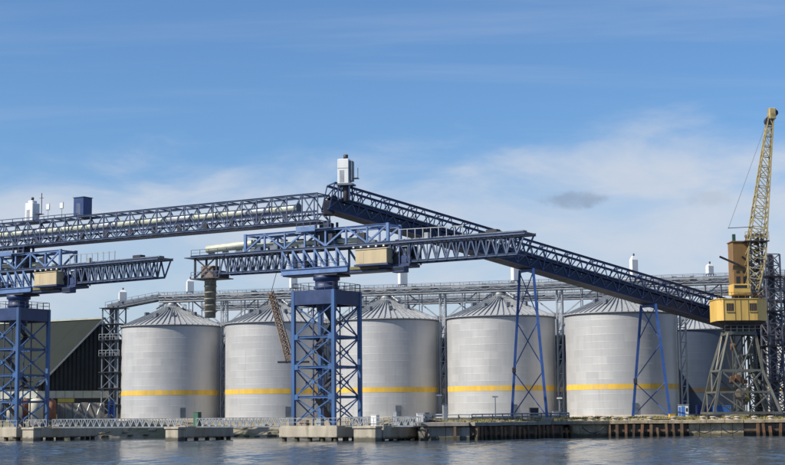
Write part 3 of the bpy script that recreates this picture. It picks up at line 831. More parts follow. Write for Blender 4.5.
dolphin('jetty_finger', 'narrow concrete finger block between the two towers', -25.8, -23.2, -5.6, 7.0, .5, DZ)
dolphin('jetty_finger', 'pale concrete block right of the middle tower base', 9.6, 13.4, -5.2, 6.0, .3, DZ)
for xx, s0, s1, lab in ((-55.4, -5.5, -3.2, 'solid pale concrete fender pier at the foot of the left finger block'), (-24.5, -5.5, -3.2, 'solid pale concrete fender pier at the foot of the middle finger block'),
                        (11.5, -5.1, -2.2, 'solid pale concrete fender pier at the foot of the right block')):
    t = T('fender_pier', lab, 'pier', J(xx, -6.6, 0), -TH, 'fender piers of the jetty')
    wd = 1.3 if xx < 0 else 1.9
    slab(t, 'stem', -wd, wd, -.9, .95, -2.5, 1.9, 'concrete', .08); slab(t, 'cap', -wd - .15, wd + .15, -1.05, .95, 1.9, 2.25, 'concrete', .05)

def walkway(x0, x1, y, label):
    t = T('walkway_bridge', label, 'footbridge', J((x0 + x1) / 2, y, DZ), -TH, 'pale lattice walkways of the jetty')
    h = (x1 - x0) / 2; n = max(2, round(2 * h / 1.35))
    truss(t, (-h, 0, .10), (h, 0, .10), 1.5, (0, 0, 1.35), n, 'galv', .15, .10, style='vee', ties=False)
    k = max(1, round(2 * h / 3))
    for i in range(k): t.box('deck_panel', (-h + 2 * h * i / k + .02, -.66, .06), (-h + 2 * h * (i + 1) / k - .02, .66, .16), 'galv_dark')
    for i in range(0, n + 1, 3): t.mem('cross_tie', (-h + 2 * h * i / n, -.75, .02), (-h + 2 * h * i / n, .75, .02), .12, .12, 'galv')
    return t
walkway(-95, -71.2, -2.4, 'pale lattice walkway leaving the frame left of the left tower')
walkway(-60.1, -56.8, -2.4, 'short pale lattice walkway right of the left tower')
walkway(-54.0, -26.0, -2.4, 'long pale lattice walkway in front of the first silo')
walkway(-23.0, -5.6, -2.4, 'pale lattice walkway left of the middle tower')
walkway(5.4, 9.4, -2.4, 'short pale lattice walkway right of the middle tower')
walkway(13.6, 17.2, -2.4, 'short pale lattice walkway joining the jetty to the quay')
# railings on the dolphins themselves
for x0, x1, lab in ((-5.2, 5.0, 'galvanised handrail round the middle tower base'), (-70.8, -60.5, 'galvanised handrail round the left tower base'), (9.8, 13.2, 'galvanised handrail on the pale block right of the middle tower')):
    t = T('handrail', lab, 'railing', J(0, 0, DZ + .2), -TH, 'handrails on the dolphins')
    railing(t, [(x0, -4.95, 0), (x1, -4.95, 0)], 1.15, 1.5, 'galv', .07)
    railing(t, [(x1, -4.9, 0), (x1, 5.9, 0)], 1.15, 1.5, 'galv', .07)
# winches, lockers, pipes on the base blocks
def kit(x, y, z, sx, sy, sz, m, label, cat='locker', name='equipment_locker', rz=None, pos=None):
    t = T(name, label, cat, J(x, y, z) if pos is None else pos, -TH if rz is None else rz)
    t.box('case', (-sx / 2, -sy / 2, .08), (sx / 2, sy / 2, sz), m, bev=.04)
    for a in (-1, 1): t.box('skid', (a * sx * .35 - .08, -sy / 2, -.02), (a * sx * .35 + .08, sy / 2, .09), 'dark_steel')
    t.box('lid', (-sx / 2 - .04, -sy / 2 - .04, sz), (sx / 2 + .04, sy / 2 + .04, sz + .06), m, bev=.01)
    return t
kit(-3.9, -3.6, DZ, .9, .8, 1.5, 'galv_dark', 'grey locker at the left leg of the middle tower')
kit(-1.6, -3.9, DZ, 1.3, .8, 1.0, 'brown_lattice', 'brown winch box between the middle tower legs')
kit(1.2, -3.9, DZ, .8, .7, 1.3, 'galv', 'pale cabinet in front of the middle tower')
kit(-24.5, -1.0, DZ, 1.0, .9, 2.4, 'green_paint', 'dark green cabinet on the finger block left of the middle tower')
kit(11.0, -3.7, DZ, 1.0, .9, 1.7, 'white_paint', 'white cabinet on the pale block right of the middle tower')
kit(12.7, -.5, DZ, .6, .6, 2.2, 'galv', 'grey slim cabinet on the pale block')

# ------------------------------------------------------------------ blue loader towers
def tower(label):
    t = T('loader_tower', label, 'tower', TB + V((0, 0, DZ)), -TH, 'blue steel loader towers')
    s_ = 3.7; H = 23.0 - DZ; zc_ = H - 2.2
    legs = [(-s_, -s_), (s_, -s_), (s_, s_), (-s_, s_)]
    for x, y in legs:
        lg = t.mem('leg', (x, y, .25), (x, y, H), .55, .55, 'tower_blue', 'box')
        t.box('foot_plate', (x - .55, y - .55, -.02), (x + .55, y + .55, .26), 'concrete_dark', parent=lg, bev=.03)
    lev = [.45, 4.55, 9.15, 13.75, zc_]
    for k in range(4):
        (x0, y0), (x1, y1) = legs[k], legs[(k + 1) % 4]
        a, b = V((x0, y0, 0)), V((x1, y1, 0)); u = (b - a).normalized(); n_ = V((u.y, -u.x, 0))
        a2, b2 = a + u * .27, b - u * .27
        for i, z in enumerate(lev[1:-1]):
            t.mem('ring_beam', a2 + V((0, 0, z)), b2 + V((0, 0, z)), .28, .36, 'tower_blue', 'beam')
        for i in range(4):
            z0, z1 = lev[i] + .15, lev[i + 1] - .15
            t.mem('brace', a2 + V((0, 0, z0)), b2 + V((0, 0, z1)), .16, .16, 'tower_blue')
            t.mem('brace', a2 + V((0, 0, z1)) - n_ * .2, b2 + V((0, 0, z0)) - n_ * .2, .16, .16, 'tower_blue')
        for z in lev[1:-1]:
            for e_, sg_ in ((a2, 1), (b2, -1)): t.add('gusset_plate', boxmesh((.75, .05, .8), 'tower_blue'), None, e_ + u * sg_ * .3 + n_ * .19 + V((0, 0, z)), math.atan2(u.y, u.x))
            t.add('gusset_plate', boxmesh((.5, .05, .5), 'tower_blue'), None, (a + b) / 2 + n_ * .13 + V((0, 0, z + 2.3)), math.atan2(u.y, u.x))
        c = (a + b) / 2
        t.add('head_girder', boxmesh((2 * s_ - .57, .4, 2.2), 'head_blue', .03), None, (c.x, c.y, H - 1.1), math.atan2(u.y, u.x))
        railing(t, [a + n_ * .15 + V((0, 0, H)), b + n_ * .15 + V((0, 0, H))], 1.15, 1.35, 'dark_steel', .075)
    t.box('head_deck', (-s_ + .25, -s_ + .25, H - .25), (s_ - .25, s_ - .25, H - .02), 'tower_blue')
    t.add('slewing_column', lathe([(1.55, H - 3.0), (1.75, H - .2), (1.75, H + .35), (1.95, H + .4), (1.95, H + .8), (1.8, H + .85), (1.8, H + 1.7), (2.1, H + 1.8), (2.1, H + 2.45), (1.7, H + 2.5)], 36, 'navy_paint', name='slewing_column'))
    # stair tower inside
    for k in range(5):
        z0 = .2 + k * (H - 1) / 5; z1 = z0 + (H - 1) / 5; sg = 1 if k % 2 else -1
        t.mem('stair_flight', (-.2, 2.3 * -sg, z0), (-.2, 2.3 * sg, z1), .9, .22, 'dark_steel')
        t.box('landing', (-.9, 2.3 * sg - .8, z1 - .1), (.9, 2.3 * sg + .8, z1), 'dark_steel')
    for sx in (-.9, .9):
        for sy in (-2.4, 2.4): t.mem('stair_post', (sx, sy, -.05), (sx, sy, H - .5), .16, .16, 'navy_paint')
    return t
tw = tower('tall blue steel loader tower in the middle of the jetty')
tree_copy(tw.o, TA + V((0, 0, DZ)), -TH, 'tall blue steel loader tower at the left edge of the frame')

# ------------------------------------------------------------------ ship loaders
def loader(label):
    Z0 = 23.0
    t = T('ship_loader', label, 'ship loader', TB + AX * 1.05 + V((0, 0, Z0)), -TH, 'blue ship loaders on the towers')
    zb, zt, zp = 26.75 - Z0, 29.8 - Z0, 32.55 - Z0
    W = 3.6
    B, NV = 'blue_paint', 'navy_paint'
    # slewing platform: heavy girders
    for sy in (-1, 1):
        t.mem('main_girder', (-8.4, sy * W / 2, 26.25 - Z0), (4.0, sy * W / 2, 26.25 - Z0), .4, .95, B, 'beam')
    t.box('slew_deck', (-8.3, -W / 2 + .22, 25.6 - Z0), (10.8, W / 2 - .22, 25.85 - Z0), NV)
    t.box('turntable', (-2.2, -2.0, 25.3 - Z0), (2.2, 2.0, 25.6 - Z0), 'dark_steel', bev=.1)
    # lower main truss under the deck, big members in the middle
    for sy in (-1, 1):
        y = sy * W / 2
        t.mem('deck_chord', (-26.5, y, zt), (34.3, y, zt - .05), .3, .42, 'slate_paint' , 'beam')
        for k in range(6):
            x0 = -8.2 + k * 2.04; x1 = x0 + 2.04
            t.mem('post', (x0, y, 26.7 - Z0), (x0, y, zt - .2), .26, .26, B)
            t.mem('diagonal', (x0, y, zt - .2), (x1, y, 26.7 - Z0), .28, .28, B)
        # portal A-frame above deck
        t.mem('top_chord', (-15.4, y, zp), (11.3, y, zp), .36, .36, B, 'beam')
        xs_ = [-15.4, -11.6, -7.7, -3.9, 0, 3.8, 7.6, 11.3]
        for k, x in enumerate(xs_):
            t.mem('post', (x, y, zt + .2), (x, y, zp + (.25 if k in (0, 7) else 0)), .45 if k in (0, 7) else .26, .4 if k in (0, 7) else .26, B)
            if k < 7:
                if k % 2: t.mem('diagonal', (x, y, zp), (xs_[k + 1], y, zt + .2), .26, .26, B)
                else: t.mem('diagonal', (x, y, zt + .2), (xs_[k + 1], y, zp), .26, .26, B)
    for x in (-15.4, -7.7, 0, 7.6, 11.3): t.mem('cross_tie', (x, -W / 2, zp), (x, W / 2, zp), .25, .25, B)
    # boom trusses either side
    def boom(x0, x1, n, drop0, drop1, mm):
        for sy in (-1, 1):
            y = sy * (W / 2 - .35)
            t.mem('boom_chord', (x0, y, zb + drop0), (x1, y, zb + drop1), .26, .32, 'slate_paint' if mm == 1 else B, 'beam')
            for k in range(n):
                f0, fm, f1 = k / n, (k + .5) / n, (k + 1) / n
                a = V((x0, y, zb + drop0)).lerp(V((x1, y, zb + drop1)), f0); b = V((x0, y, zb + drop0)).lerp(V((x1, y, zb + drop1)), f1)
                m_ = (a + b) / 2; m_.z = zt - .25
                t.mem('boom_web', a, m_, .2, .2, 'slate_paint' if mm == 1 else B); t.mem('boom_web', m_, b, .2, .2, 'slate_paint' if mm == 1 else B)
                t.mem('boom_post', a, V((a.x, a.y, zt - .25)), .13, .13, 'slate_paint' if mm == 1 else B)
        for k in range(n + 1):
            x = x0 + (x1 - x0) * k / n
            t.mem('cross_tie', (x, -W / 2 + .35, zb + drop0), (x, W / 2 - .35, zb + drop0), .15, .15, NV)
    boom(14.6, 32.8, 11, .0, .08, 1)
    boom(-20.8, -8.6, 8, .1, 0, 1)
    t.mem('boom_nose', (32.8, -1.45, zb + .1), (34.1, -1.45, zt - .25), .2, .2, 'slate_paint'); t.mem('boom_nose', (32.8, 1.45, zb + .1), (34.1, 1.45, zt - .25), .2, .2, 'slate_paint')
    # belt deck and belt
    for k in range(20):
        a = -26.4 + k * 3.035
        t.box('deck_plate', (a, -W / 2 + .18, zt - .02), (a + 3.0, W / 2 - .18, zt + .1), 'galv_dark')
    t.box('belt_table', (11.8, -.6, zt + .1), (33.5, .6, zt + .5), 'galv_dark', bev=.05)
    for k in range(9): t.mem('belt_stand', (13 + k * 1.35, -1.2, zt + .1), (13 + k * 1.35, -1.2, zt + 1.9), .1, .1, 'galv')
    t.mem('handrail', (12.8, -1.2, zt + 1.9), (24, -1.2, zt + 1.7), .1, .1, 'galv')
    t.box('tail_drive', (27.3, -.6, zt + .1), (29.2, .6, zt + .95), 'dark_steel', bev=.08)
    t.box('belt_scraper', (17.4, -1.5, zt + .1), (18.1, -.8, zt + 1.1), 'galv', bev=.05)
    # round belt cover on the outer left arm, then ducts inside the portal
    t.mem('belt_cover', (-24.3, -.2, zt + 1.25), (-14.6, -.2, zt + 1.65), 1.25, 1.25, 'duct_pale', 'tube')
    for k in range(4): t.mem('cover_saddle', (-23.4 + k * 2.8, -.2, zt + .1), (-23.4 + k * 2.8, -.2, zt + .9), 1.2, .15, 'galv_dark')
    t.mem('inner_duct', (-14.6, 0, zt + 1.2), (6, 0, zt + .9), .9, .9, 'duct_pale', 'tube')
    # machinery inside the portal
    rd = random.Random(5)
    for k in range(16):
        x = rd.uniform(-13.5, 10); y = rd.choice((-1.1, 1.0, .2)); w_ = rd.uniform(.35, .9); h = rd.uniform(.5, 1.9)
        t.box('drive_unit', (x - w_, y - .4, zt + .1), (x + w_, y + .4, zt + .1 + h), rd.choice(('dark_steel', 'galv_dark', 'navy_paint', 'slate_paint')), bev=.06)
    for k in range(11):
        x = rd.uniform(-7.5, 9.5); w_ = rd.uniform(.4, .9); h = rd.uniform(.8, 2.6); y = rd.choice((-.9, .5, 1.2))
        t.box('gear_case', (x - w_, y - .4, 25.86 - Z0), (x + w_, y + .4, 25.86 - Z0 + h), rd.choice(('dark_steel', 'navy_paint', 'navy_paint', 'galv_dark')), bev=.06)
    # dark machinery room between portal and boom
    for q_, (xa, xb, ya, yb, za, zb2, mm) in enumerate(((11.7, 13.0, -1.3, .4, 26.5, 28.4, 'dark_steel'), (13.1, 14.4, -1.5, .2, 26.5, 27.7, 'navy_paint'), (12.2, 14.5, .5, 1.6, 26.5, 29.3, 'dark_steel'),
            (13.3, 14.2, -1.2, -.2, 27.7, 28.9, 'galv_dark'), (11.5, 12.2, -1.6, -.9, 28.4, 29.2, 'slate_paint'), (14.4, 15.2, -1.0, .8, 26.5, 27.3, 'dark_steel'))):
        t.box('machine_case', (xa, ya, za - Z0), (xb, yb, zb2 - Z0), mm, bev=.07)
    for sy in (-1.62, 1.68):
        for xa in (11.4, 13.2, 15.0): t.mem('room_post', (xa, sy, 26.4 - Z0), (xa, sy, zt - .2), .18, .18, NV)
        t.mem('room_brace', (11.4, sy, 26.5 - Z0), (13.2, sy, zt - .2), .14, .14, NV); t.mem('room_brace', (15.0, sy, 26.5 - Z0), (13.2, sy, zt - .2), .14, .14, NV)
    t.box('machine_skid', (9.6, -1.6, 26.0 - Z0), (14.9, 1.6, 26.5 - Z0), NV, bev=.05)
    t.box('ballast', (4.3, -1.7, 25.95 - Z0), (9.6, 1.6, 26.45 - Z0), 'olive', bev=.05)
    # beige electrical cabin
    cb = t.box('cabin', (6.3, -3.2, 26.55 - Z0), (11.9, -1.35, 28.75 - Z0), 'beige_paint', bev=.06)
    t.box('cabin_door', (7.0, -3.23, 26.75 - Z0), (7.8, -3.19, 28.5 - Z0), 'beige_paint', parent=cb, bev=.01)
    t.box('cabin_roof', (6.2, -3.3, 28.75 - Z0), (12.0, -1.3, 28.87 - Z0), 'beige_paint', parent=cb, bev=.02)
    t.box('cabin_floor', (6.1, -3.3, 26.3 - Z0), (12.1, -1.3, 26.55 - Z0), NV, parent=cb)
    for x in (6.5, 9.1, 11.7): t.mem('hanger', (x, -1.75, 28.7 - Z0), (x, -1.75, zt - .1), .16, .16, NV)
    for k in range(5): t.box('lamp', (5.1 + k * 1.35, -2.1, zt - .55), (5.4 + k * 1.35, -1.9, zt - .32), 'lamp_glass', bev=.03)
    # operator cab below right
    oc = t.box('operator_cab', (12.3, -2.4, 25.1 - Z0), (14.4, -.9, 26.0 - Z0), NV, bev=.08)
    t.box('cab_window', (12.45, -2.44, 25.4 - Z0), (14.25, -2.38, 25.85 - Z0), 'glass_dark', parent=oc)
    railing(t, [(-8.2, -W / 2 - .3, 26.75 - Z0), (3.8, -W / 2 - .3, 26.75 - Z0)], 1.1, 1.6, 'navy_paint', .07)
    railing(t, [(-26.4, -W / 2, zt + .1), (-15.6, -W / 2, zt + .1)], 1.0, 1.8, 'dark_steel', .06)
    # left end: tail platform, machinery and telescopic chute
    t.box('tail_platform', (-27.6, -2.1, zt - .2), (-19.5, 2.1, zt - .04), 'slate_paint')
    for x, y in ((-25.8, -1.5), (-21.4, -1.5), (-25.8, 1.5), (-21.4, 1.5)): t.mem('hanger', (x, y, zt - .15), (x, y, zb - .5), .28, .28, 'dark_steel')
    for a, b in (((-25.8, -1.5, zt - .2), (-21.4, -1.5, zb - .4)), ((-21.4, -1.5, zt - .2), (-25.8, -1.5, zb - .4))): t.mem('hanger_brace', a, b, .18, .18, 'dark_steel')
    t.box('hopper_deck', (-26.4, -2.0, zb - .65), (-20.6, 2.0, zb - .5), 'dark_steel')
    t.box('hopper', (-25.0, -1.1, zb - .5), (-22.4, 1.1, zb + 1.5), 'brown_lattice', bev=.1)
    t.box('head_drive', (-22.2, -1.4, zb - .5), (-20.8, 1.2, zb + .6), 'dark_steel', bev=.1)
    railing(t, [(-26.3, -1.95, zb - .5), (-20.7, -1.95, zb - .5)], 1.0, 1.4, 'slate_paint', .07)
    zz = zb - .6; r = 1.05
    for k in range(6):
        z1 = zz - 1.05
        t.add('chute_section', lathe([(r * .92, z1), (r * .92, zz - .25), (r, zz - .22), (r, zz)], 22, 'chute_grey', name='chute_section'), None, (-23.8, 0, 0))
        zz = z1; r *= .985
    return t
LSH = AX * 1.05
ld = loader('blue ship loader slewed along the jetty on the middle tower, beige cabin under its deck')
tree_copy(ld.o, TA + LSH + V((0, 0, 23.0)), -TH - R(4), 'blue ship loader on the left tower, cut off by the frame edge')

# ------------------------------------------------------------------ upper gallery between tower heads
EZ0, EZ1 = 34.0, 38.35
g = T('conveyor_gallery', 'long level slate blue truss gallery with pale tube linking the two loaders', 'conveyor', J(-48, 0, EZ0), -TH)
L0_, L1_ = -52.0, 47.5
nb = 34
truss(g, (L0_, 0, .15), (L1_, 0, .15), 3.4, (0, 0, EZ1 - EZ0 - .15), nb, 'slate_paint', .28, .16, side=(0, 1, 0), style='warren', ties=True, post_every=1)
for sy in (-1, 1):
    g.mem('mid_chord', (L0_, sy * 1.7, 1.55), (L1_, sy * 1.7, 1.55), .2, .3, 'navy_paint', 'beam')
    for k in range(nb):
        x0 = L0_ + (L1_ - L0_) * k / nb; x1 = L0_ + (L1_ - L0_) * (k + 1) / nb
        g.mem('lower_brace', (x0, sy * 1.72, .2), ((x0 + x1) / 2, sy * 1.72, 1.5), .13, .13, 'slate_paint'); g.mem('lower_brace', ((x0 + x1) / 2, sy * 1.72, 1.5), (x1, sy * 1.72, .2), .13, .13, 'slate_paint')
for k in range(nb):
    x0 = L0_ + (L1_ - L0_) * k / nb; x1 = L0_ + (L1_ - L0_) * (k + 1) / nb
    g.box('floor_plate', (x0 + .02, -1.55, -.12), (x1 - .02, 1.55, .0), 'navy_paint')
    g.mem('roof_brace', (x0, -1.7 if k % 2 else 1.7, EZ1 - EZ0), (x1, 1.7 if k % 2 else -1.7, EZ1 - EZ0), .13, .13, 'slate_paint')
for k in range(17):
    x0 = L0_ + 4 + k * 5.35
    g.mem('tube_section', (x0, -.1, 2.55), (x0 + 5.2, -.1, 2.55), 1.3, 1.3, 'duct_pale' if k % 3 else 'galv', 'tube')
    g.mem('tube_flange', (x0 + 5.2, -.1, 2.55), (x0 + 5.35, -.1, 2.55), 1.5, 1.5, 'galv_dark', 'tube')
    g.mem('tube_saddle', (x0 + 2.6, -.1, -.02), (x0 + 2.6, -.1, 2.0), .9, .2, 'dark_steel')
g.mem('walkway_rail', (-30, -1.9, EZ1 - EZ0 + .7), (-2, -1.9, EZ1 - EZ0 + .5), .12, .12, 'navy_paint')
for k in range(12): g.mem('rail_post', (-30 + k * 2.5, -1.9, EZ1 - EZ0 - .1), (-30 + k * 2.5, -1.9, EZ1 - EZ0 + .7 - k * .017), .09, .09, 'navy_paint')

# supports between gallery and loaders (pivot towers)
for xx, lab in ((0.0, 'dark transfer tower above the middle loader where both conveyors meet'), (-64.6, 'dark transfer tower above the left loader under the gallery')):
    t = T('transfer_tower', lab, 'tower', J(xx, 0, 29.9), -TH, 'transfer towers above the loaders')
    for sx in (-1, 1):
        for sy in (-1, 1): t.mem('leg', (sx * 1.2, sy * 1.25, -.02), (sx * 1.2, sy * 1.25, 4.05), .3, .3, 'navy_paint')
    t.box('chute_box', (-.8, -.9, 0), (.9, .9, 3.9), 'dark_steel', bev=.1)
    t.box('platform', (-4.2, -2.3, 2.75), (2.4, 2.3, 2.9), 'slate_paint')
    t.box('platform_skirt', (-4.2, -2.34, 2.5), (-.6, -2.3, 3.3), 'blue_paint')
    railing(t, [(-4.1, -2.25, 2.9), (2.3, -2.25, 2.9)], 1.05, 1.3, 'slate_paint', .07)
    t.box('drive_unit', (1.0, -1.6, .6), (2.2, 1.0, 2.1), 'dark_steel', bev=.1)

# ------------------------------------------------------------------ descending conveyor
f_top0 = U(331, 184.4, 240.5); f_top1 = U(726, 301.5, 267)
fd = f_top1 - f_top0
fdir = fd.normalized(); fplan = V((fd.x, fd.y, 0)).normalized(); fside = V((fplan.y, -fplan.x, 0))
fup = fside.cross(fdir).normalized()
if fup.z < 0: fup = -fup
FDp = 4.15
fl = fd.length * 1.28
f0 = f_top0 - fup * FDp; f1 = f0 + fdir * fl
dc = T('inclined_conveyor', 'long navy truss conveyor sloping down from the middle tower to the right', 'conveyor', f0)
nb = 40
a, b = dc.L(f0), dc.L(f1)
truss(dc, a, b, 3.6, fup * FDp, nb, 'navy_paint', .34, .17, side=fside, style='none', post_every=2)
for sg in (-1, 1):
    o = fside * sg * 1.8 + fup * 1.75
    dc.mem('mid_chord', a + o, b + o, .24, .3, 'navy_paint', 'beam')
    o2 = fside * sg * 1.86 + fup * 1.75; o3 = fside * sg * 1.86 + fup * FDp
    for k in range(nb):
        p, q = a.lerp(b, k / nb), a.lerp(b, (k + 1) / nb)
        o4, o5 = fside * sg * 1.72 + fup * .1, fside * sg * 1.72 + fup * 1.65
        dc.mem('lower_brace', p + o4, (p + q) / 2 + o5, .13, .13, 'slate_paint'); dc.mem('lower_brace', (p + q) / 2 + o5, q + o4, .13, .13, 'slate_paint')
        dc.mem('web_brace', p + o2, (p + q) / 2 + o3, .15, .15, 'navy_paint'); dc.mem('web_brace', (p + q) / 2 + o3, q + o2, .15, .15, 'navy_paint')
for k in range(nb):
    p, q = a.lerp(b, (k + .01) / nb), a.lerp(b, (k + .99) / nb)
    dc.mem('floor_plate', p + fup * -.1, q + fup * -.1, 3.3, .12, 'belt_side', up=fup)
    if k % 1 == 0:
        for sg in (-1, 1): dc.mem('side_panel', p + fside * sg * 1.62 + fup * .75, q + fside * sg * 1.62 + fup * .75, .06, 1.35, 'belt_side', up=fup)
    dc.mem('idler_frame', p + fup * .1, p + fup * 1.9, .16, .9, 'dark_steel')
dc.mem('belt', a + fup * 1.95, b + fup * 1.95, 1.5, .12, 'rubber', up=fup)
dc.mem('belt_hood', a.lerp(b, .02) + fup * 2.35, b + fup * 2.35, 1.5, .55, 'galv_dark', 'tube', up=fup)
dc.mem('head_pulley', a + fdir * .8 - fside * .9 + fup * 1.9, a + fdir * .8 + fside * .9 + fup * 1.9, 1.1, 1.1, 'dark_steel', 'tube')
dc.box('head_chute', tuple(a + V((-.3, -1.1, -.9))), tuple(a + V((1.3, 1.1, 1.3))), 'dark_steel', bev=.1)

def trestle(pxc, label, legs_px):
    # A-frame standing square to the conveyor under a photo column
    best = min((abs(PW / 2 + FPX * (f0 + fdir * s_).x / (f0 + fdir * s_).y - pxc), s_) for s_ in [q * .2 for q in range(0, 500)])[1]
    c = f0 + fdir * best - fup * .2
    t = T('trestle', label, 'trestle', V((c.x, c.y, 2.9)), 0, 'blue A-frame trestles of the sloping conveyor')
    H = c.z - 2.9
    base = []
    for sg in (-1, 1):
        dx_, dy_ = fside * sg * 1.8, fside * sg * 4.2
        ft = V((dy_.x * 1.0 + fplan.x * sg * 1.1, dy_.y + fplan.y * sg * 1.1, 0)); tp = V((dx_.x + fplan.x * sg * .3, dx_.y + fplan.y * sg * .3, H))
        base.append((ft, tp))
        t.mem('leg', ft + V((0, 0, .1)), tp, .42, .42, 'leg_blue', 'beam')
        t.box('footing', tuple(ft + V((-.8, -.8, -.4))), tuple(ft + V((.8, .8, .35))), 'concrete', bev=.05)
    (fa, ta), (fb, tb) = base
    for k in range(3):
        z0, z1 = k / 3 + .02, (k + 1) / 3 - .02
        t.mem('brace', fa.lerp(ta, z0), fb.lerp(tb, z1), .13, .13, 'leg_blue')
        if k != 1 or pxc < 600: t.mem('brace', fb.lerp(tb, z0), fa.lerp(ta, z1), .12, .12, 'leg_blue')
    t.mem('crosshead', ta + V((0, 0, -.25)), tb + V((0, 0, -.25)), .4, .4, 'leg_blue')
    t.add('junction_box', boxmesh((.6, .5, .9), 'dark_steel', .05), None, fa.lerp(ta, .33) + V((-.1, -.4, 0)))
    return t
trestle(527, 'tall blue A-frame trestle standing in front of the fourth silo', None)
trestle(648, 'shorter blue A-frame trestle standing in front of the rightmost silo', None)
trestle(790, 'short blue A-frame trestle mostly hidden behind the yellow crane', None)

# filter housings and boxes on the galleries
p = J(3.5, 0, EZ1 + 1.2)
t = T('filter_unit', 'tall white filter housing above the junction of the two conveyors', 'filter unit', p, -TH + .3)
t.box('casing', (-.95, -.9, .1), (.85, .9, 4.0), 'white_paint', bev=.08)
t.box('door', (-.6, -.93, .3), (.1, -.89, 2.2), 'galv'); t.box('panel_seam', (-.93, -.92, 2.5), (.83, -.89, 2.56), 'galv_dark'); t.box('side_duct', (.86, -.6, .5), (1.35, .6, 3.7), 'galv_dark', bev=.05)
t.mem('exhaust', (.15, 0, 4.0), (.15, 0, 4.75), .75, .75, 'dark_steel', 'tube')
t.box('collar', (-1.1, -1.05, -.15), (1.5, 1.05, .1), 'galv_dark')
for sx in (-.85, .95):
    for sy in (-.8, .8): t.mem('leg', (sx, sy, -2.5), (sx, sy, -.1), .2, .2, 'navy_paint')
t.mem('down_duct', (.2, 0, -2.6), (.2, 0, -.1), 1.0, 1.0, 'dark_steel', 'tube')
t.box('ladder_platform', (1.4, -.5, .9), (2.2, .5, 1.0), 'dark_steel'); t.mem('mast', (2.1, 0, 1.0), (2.1, 0, 2.6), .08, .08, 'dark_steel')
xq = -62.6
p = J(xq, 0, EZ1 - .1)
t = T('filter_unit', 'narrow white boxy filter housing standing on the gallery above the left tower', 'filter unit', p, -TH)
t.box('casing', (-.95, -.9, .1), (.95, .9, 3.5), 'white_paint', bev=.08)
t.box('hood', (-.6, -.6, 3.5), (.6, .6, 4.0), 'white_paint', bev=.12); t.mem('exhaust', (0, 0, 4.0), (0, 0, 4.6), .5, .5, 'dark_steel', 'tube')
t.box('door', (-.5, -.93, .4), (.2, -.89, 2.3), 'galv')
t.box('base_frame', (-1.4, -1.5, -.1), (1.4, 1.5, .1), 'galv_dark')
t.box('side_platform', (1.2, -.6, 1.4), (2.3, .6, 1.5), 'dark_steel'); t.mem('mast', (2.2, 0, 1.5), (2.2, 0, 5.2), .1, .1, 'dark_steel'); t.mem('mast_arm', (1.7, 0, 4.3), (2.7, 0, 4.3), .07, .07, 'dark_steel')
t.mem('platform_strut', (1.2, -.4, .3), (2.2, -.4, 1.42), .12, .12, 'dark_steel')
p = J(-50.7, 0, EZ1 + .1)
t = T('plant_box', 'dark navy equipment box standing on top of the gallery', 'equipment box', p, -TH)
t.box('case', (-1.15, -1.1, .1), (1.15, 1.1, 3.3), 'plant_navy', bev=.04); t.box('roof_cap', (-1.25, -1.2, 3.3), (1.25, 1.2, 3.42), 'slate_paint'); t.box('skid', (-1.3, -1.7, -.02), (1.3, 1.7, .1), 'dark_steel')
t.box('door', (-.5, -1.14, .3), (.5, -1.08, 2.3), 'slate_paint')
for xq, lab in ((-57.2, 'left small pale lamp panel on a mast above the gallery'), (-54.0, 'right small pale lamp panel on a mast above the gallery')):
    t = T('floodlight_mast', lab, 'lamp', J(xq, -1.7, EZ1 + .1), -TH, 'pale lamp panels on the gallery')
    t.mem('mast', (0, 0, -.02), (0, 0, 2.6), .08, .08, 'galv'); pn = t.box('lamp_housing', (-.45, -.12, 1.5), (.45, .0, 2.7), 'galv', bev=.03); t.box('lens', (-.36, -.15, 1.62), (.36, -.12, 2.58), 'lamp_glass', parent=pn)

# brown lattice chute arm leaning beside the middle tower
pa, pb = U(271, 293, 247), U(290, 361, 243)
t = T('leaning_chute', 'rusty brown lattice loading arm hanging slantwise left of the middle tower', 'loading arm', pb)
a, b = t.L(pb), t.L(pa); d = (b - a).normalized(); s1 = d.cross(V((0, 1, 0))).normalized(); s2 = d.cross(s1)
w0 = .55
for u_ in (-1, 1):
    for v_ in (-1, 1): t.mem('chord', a + s1 * w0 * u_ * 1.1 + s2 * w0 * v_, b + s1 * w0 * u_ * .75 + s2 * w0 * v_ * .8, .15, .15, 'brown_lattice')
for k in range(12):
    p, q = a.lerp(b, k / 12), a.lerp(b, (k + 1) / 12)
    for v_ in (-1, 1):
        t.mem('lacing', p + s1 * w0 + s2 * w0 * v_, q - s1 * w0 + s2 * w0 * v_, .11, .11, 'brown_lattice'); t.mem('lacing', p - s1 * w0 + s2 * w0 * v_ * .95, q + s1 * w0 + s2 * w0 * v_ * .95, .11, .11, 'brown_lattice')
t.mem('inner_pipe', a, b, .6, .6, 'brown_lattice', 'tube')
t.box('foot_platform', (-1.9, -.8, -.3), (3.0, .9, -.05), 'dark_steel')
t.mem('foot_bracket', (1.8, .2, -.2), t.L(J(-3.6, -3.6, U(290, 366, 243).z)), .25, .25, 'navy_paint')
t.mem('stay', tuple(b), t.L(J(-8.2, -1.9, 26.3)), .09, .09, 'dark_steel', 'tube')
t.box('foot_drive', (-.3, -.5, -.1), (.9, .5, .9), 'brown_lattice', bev=.08)

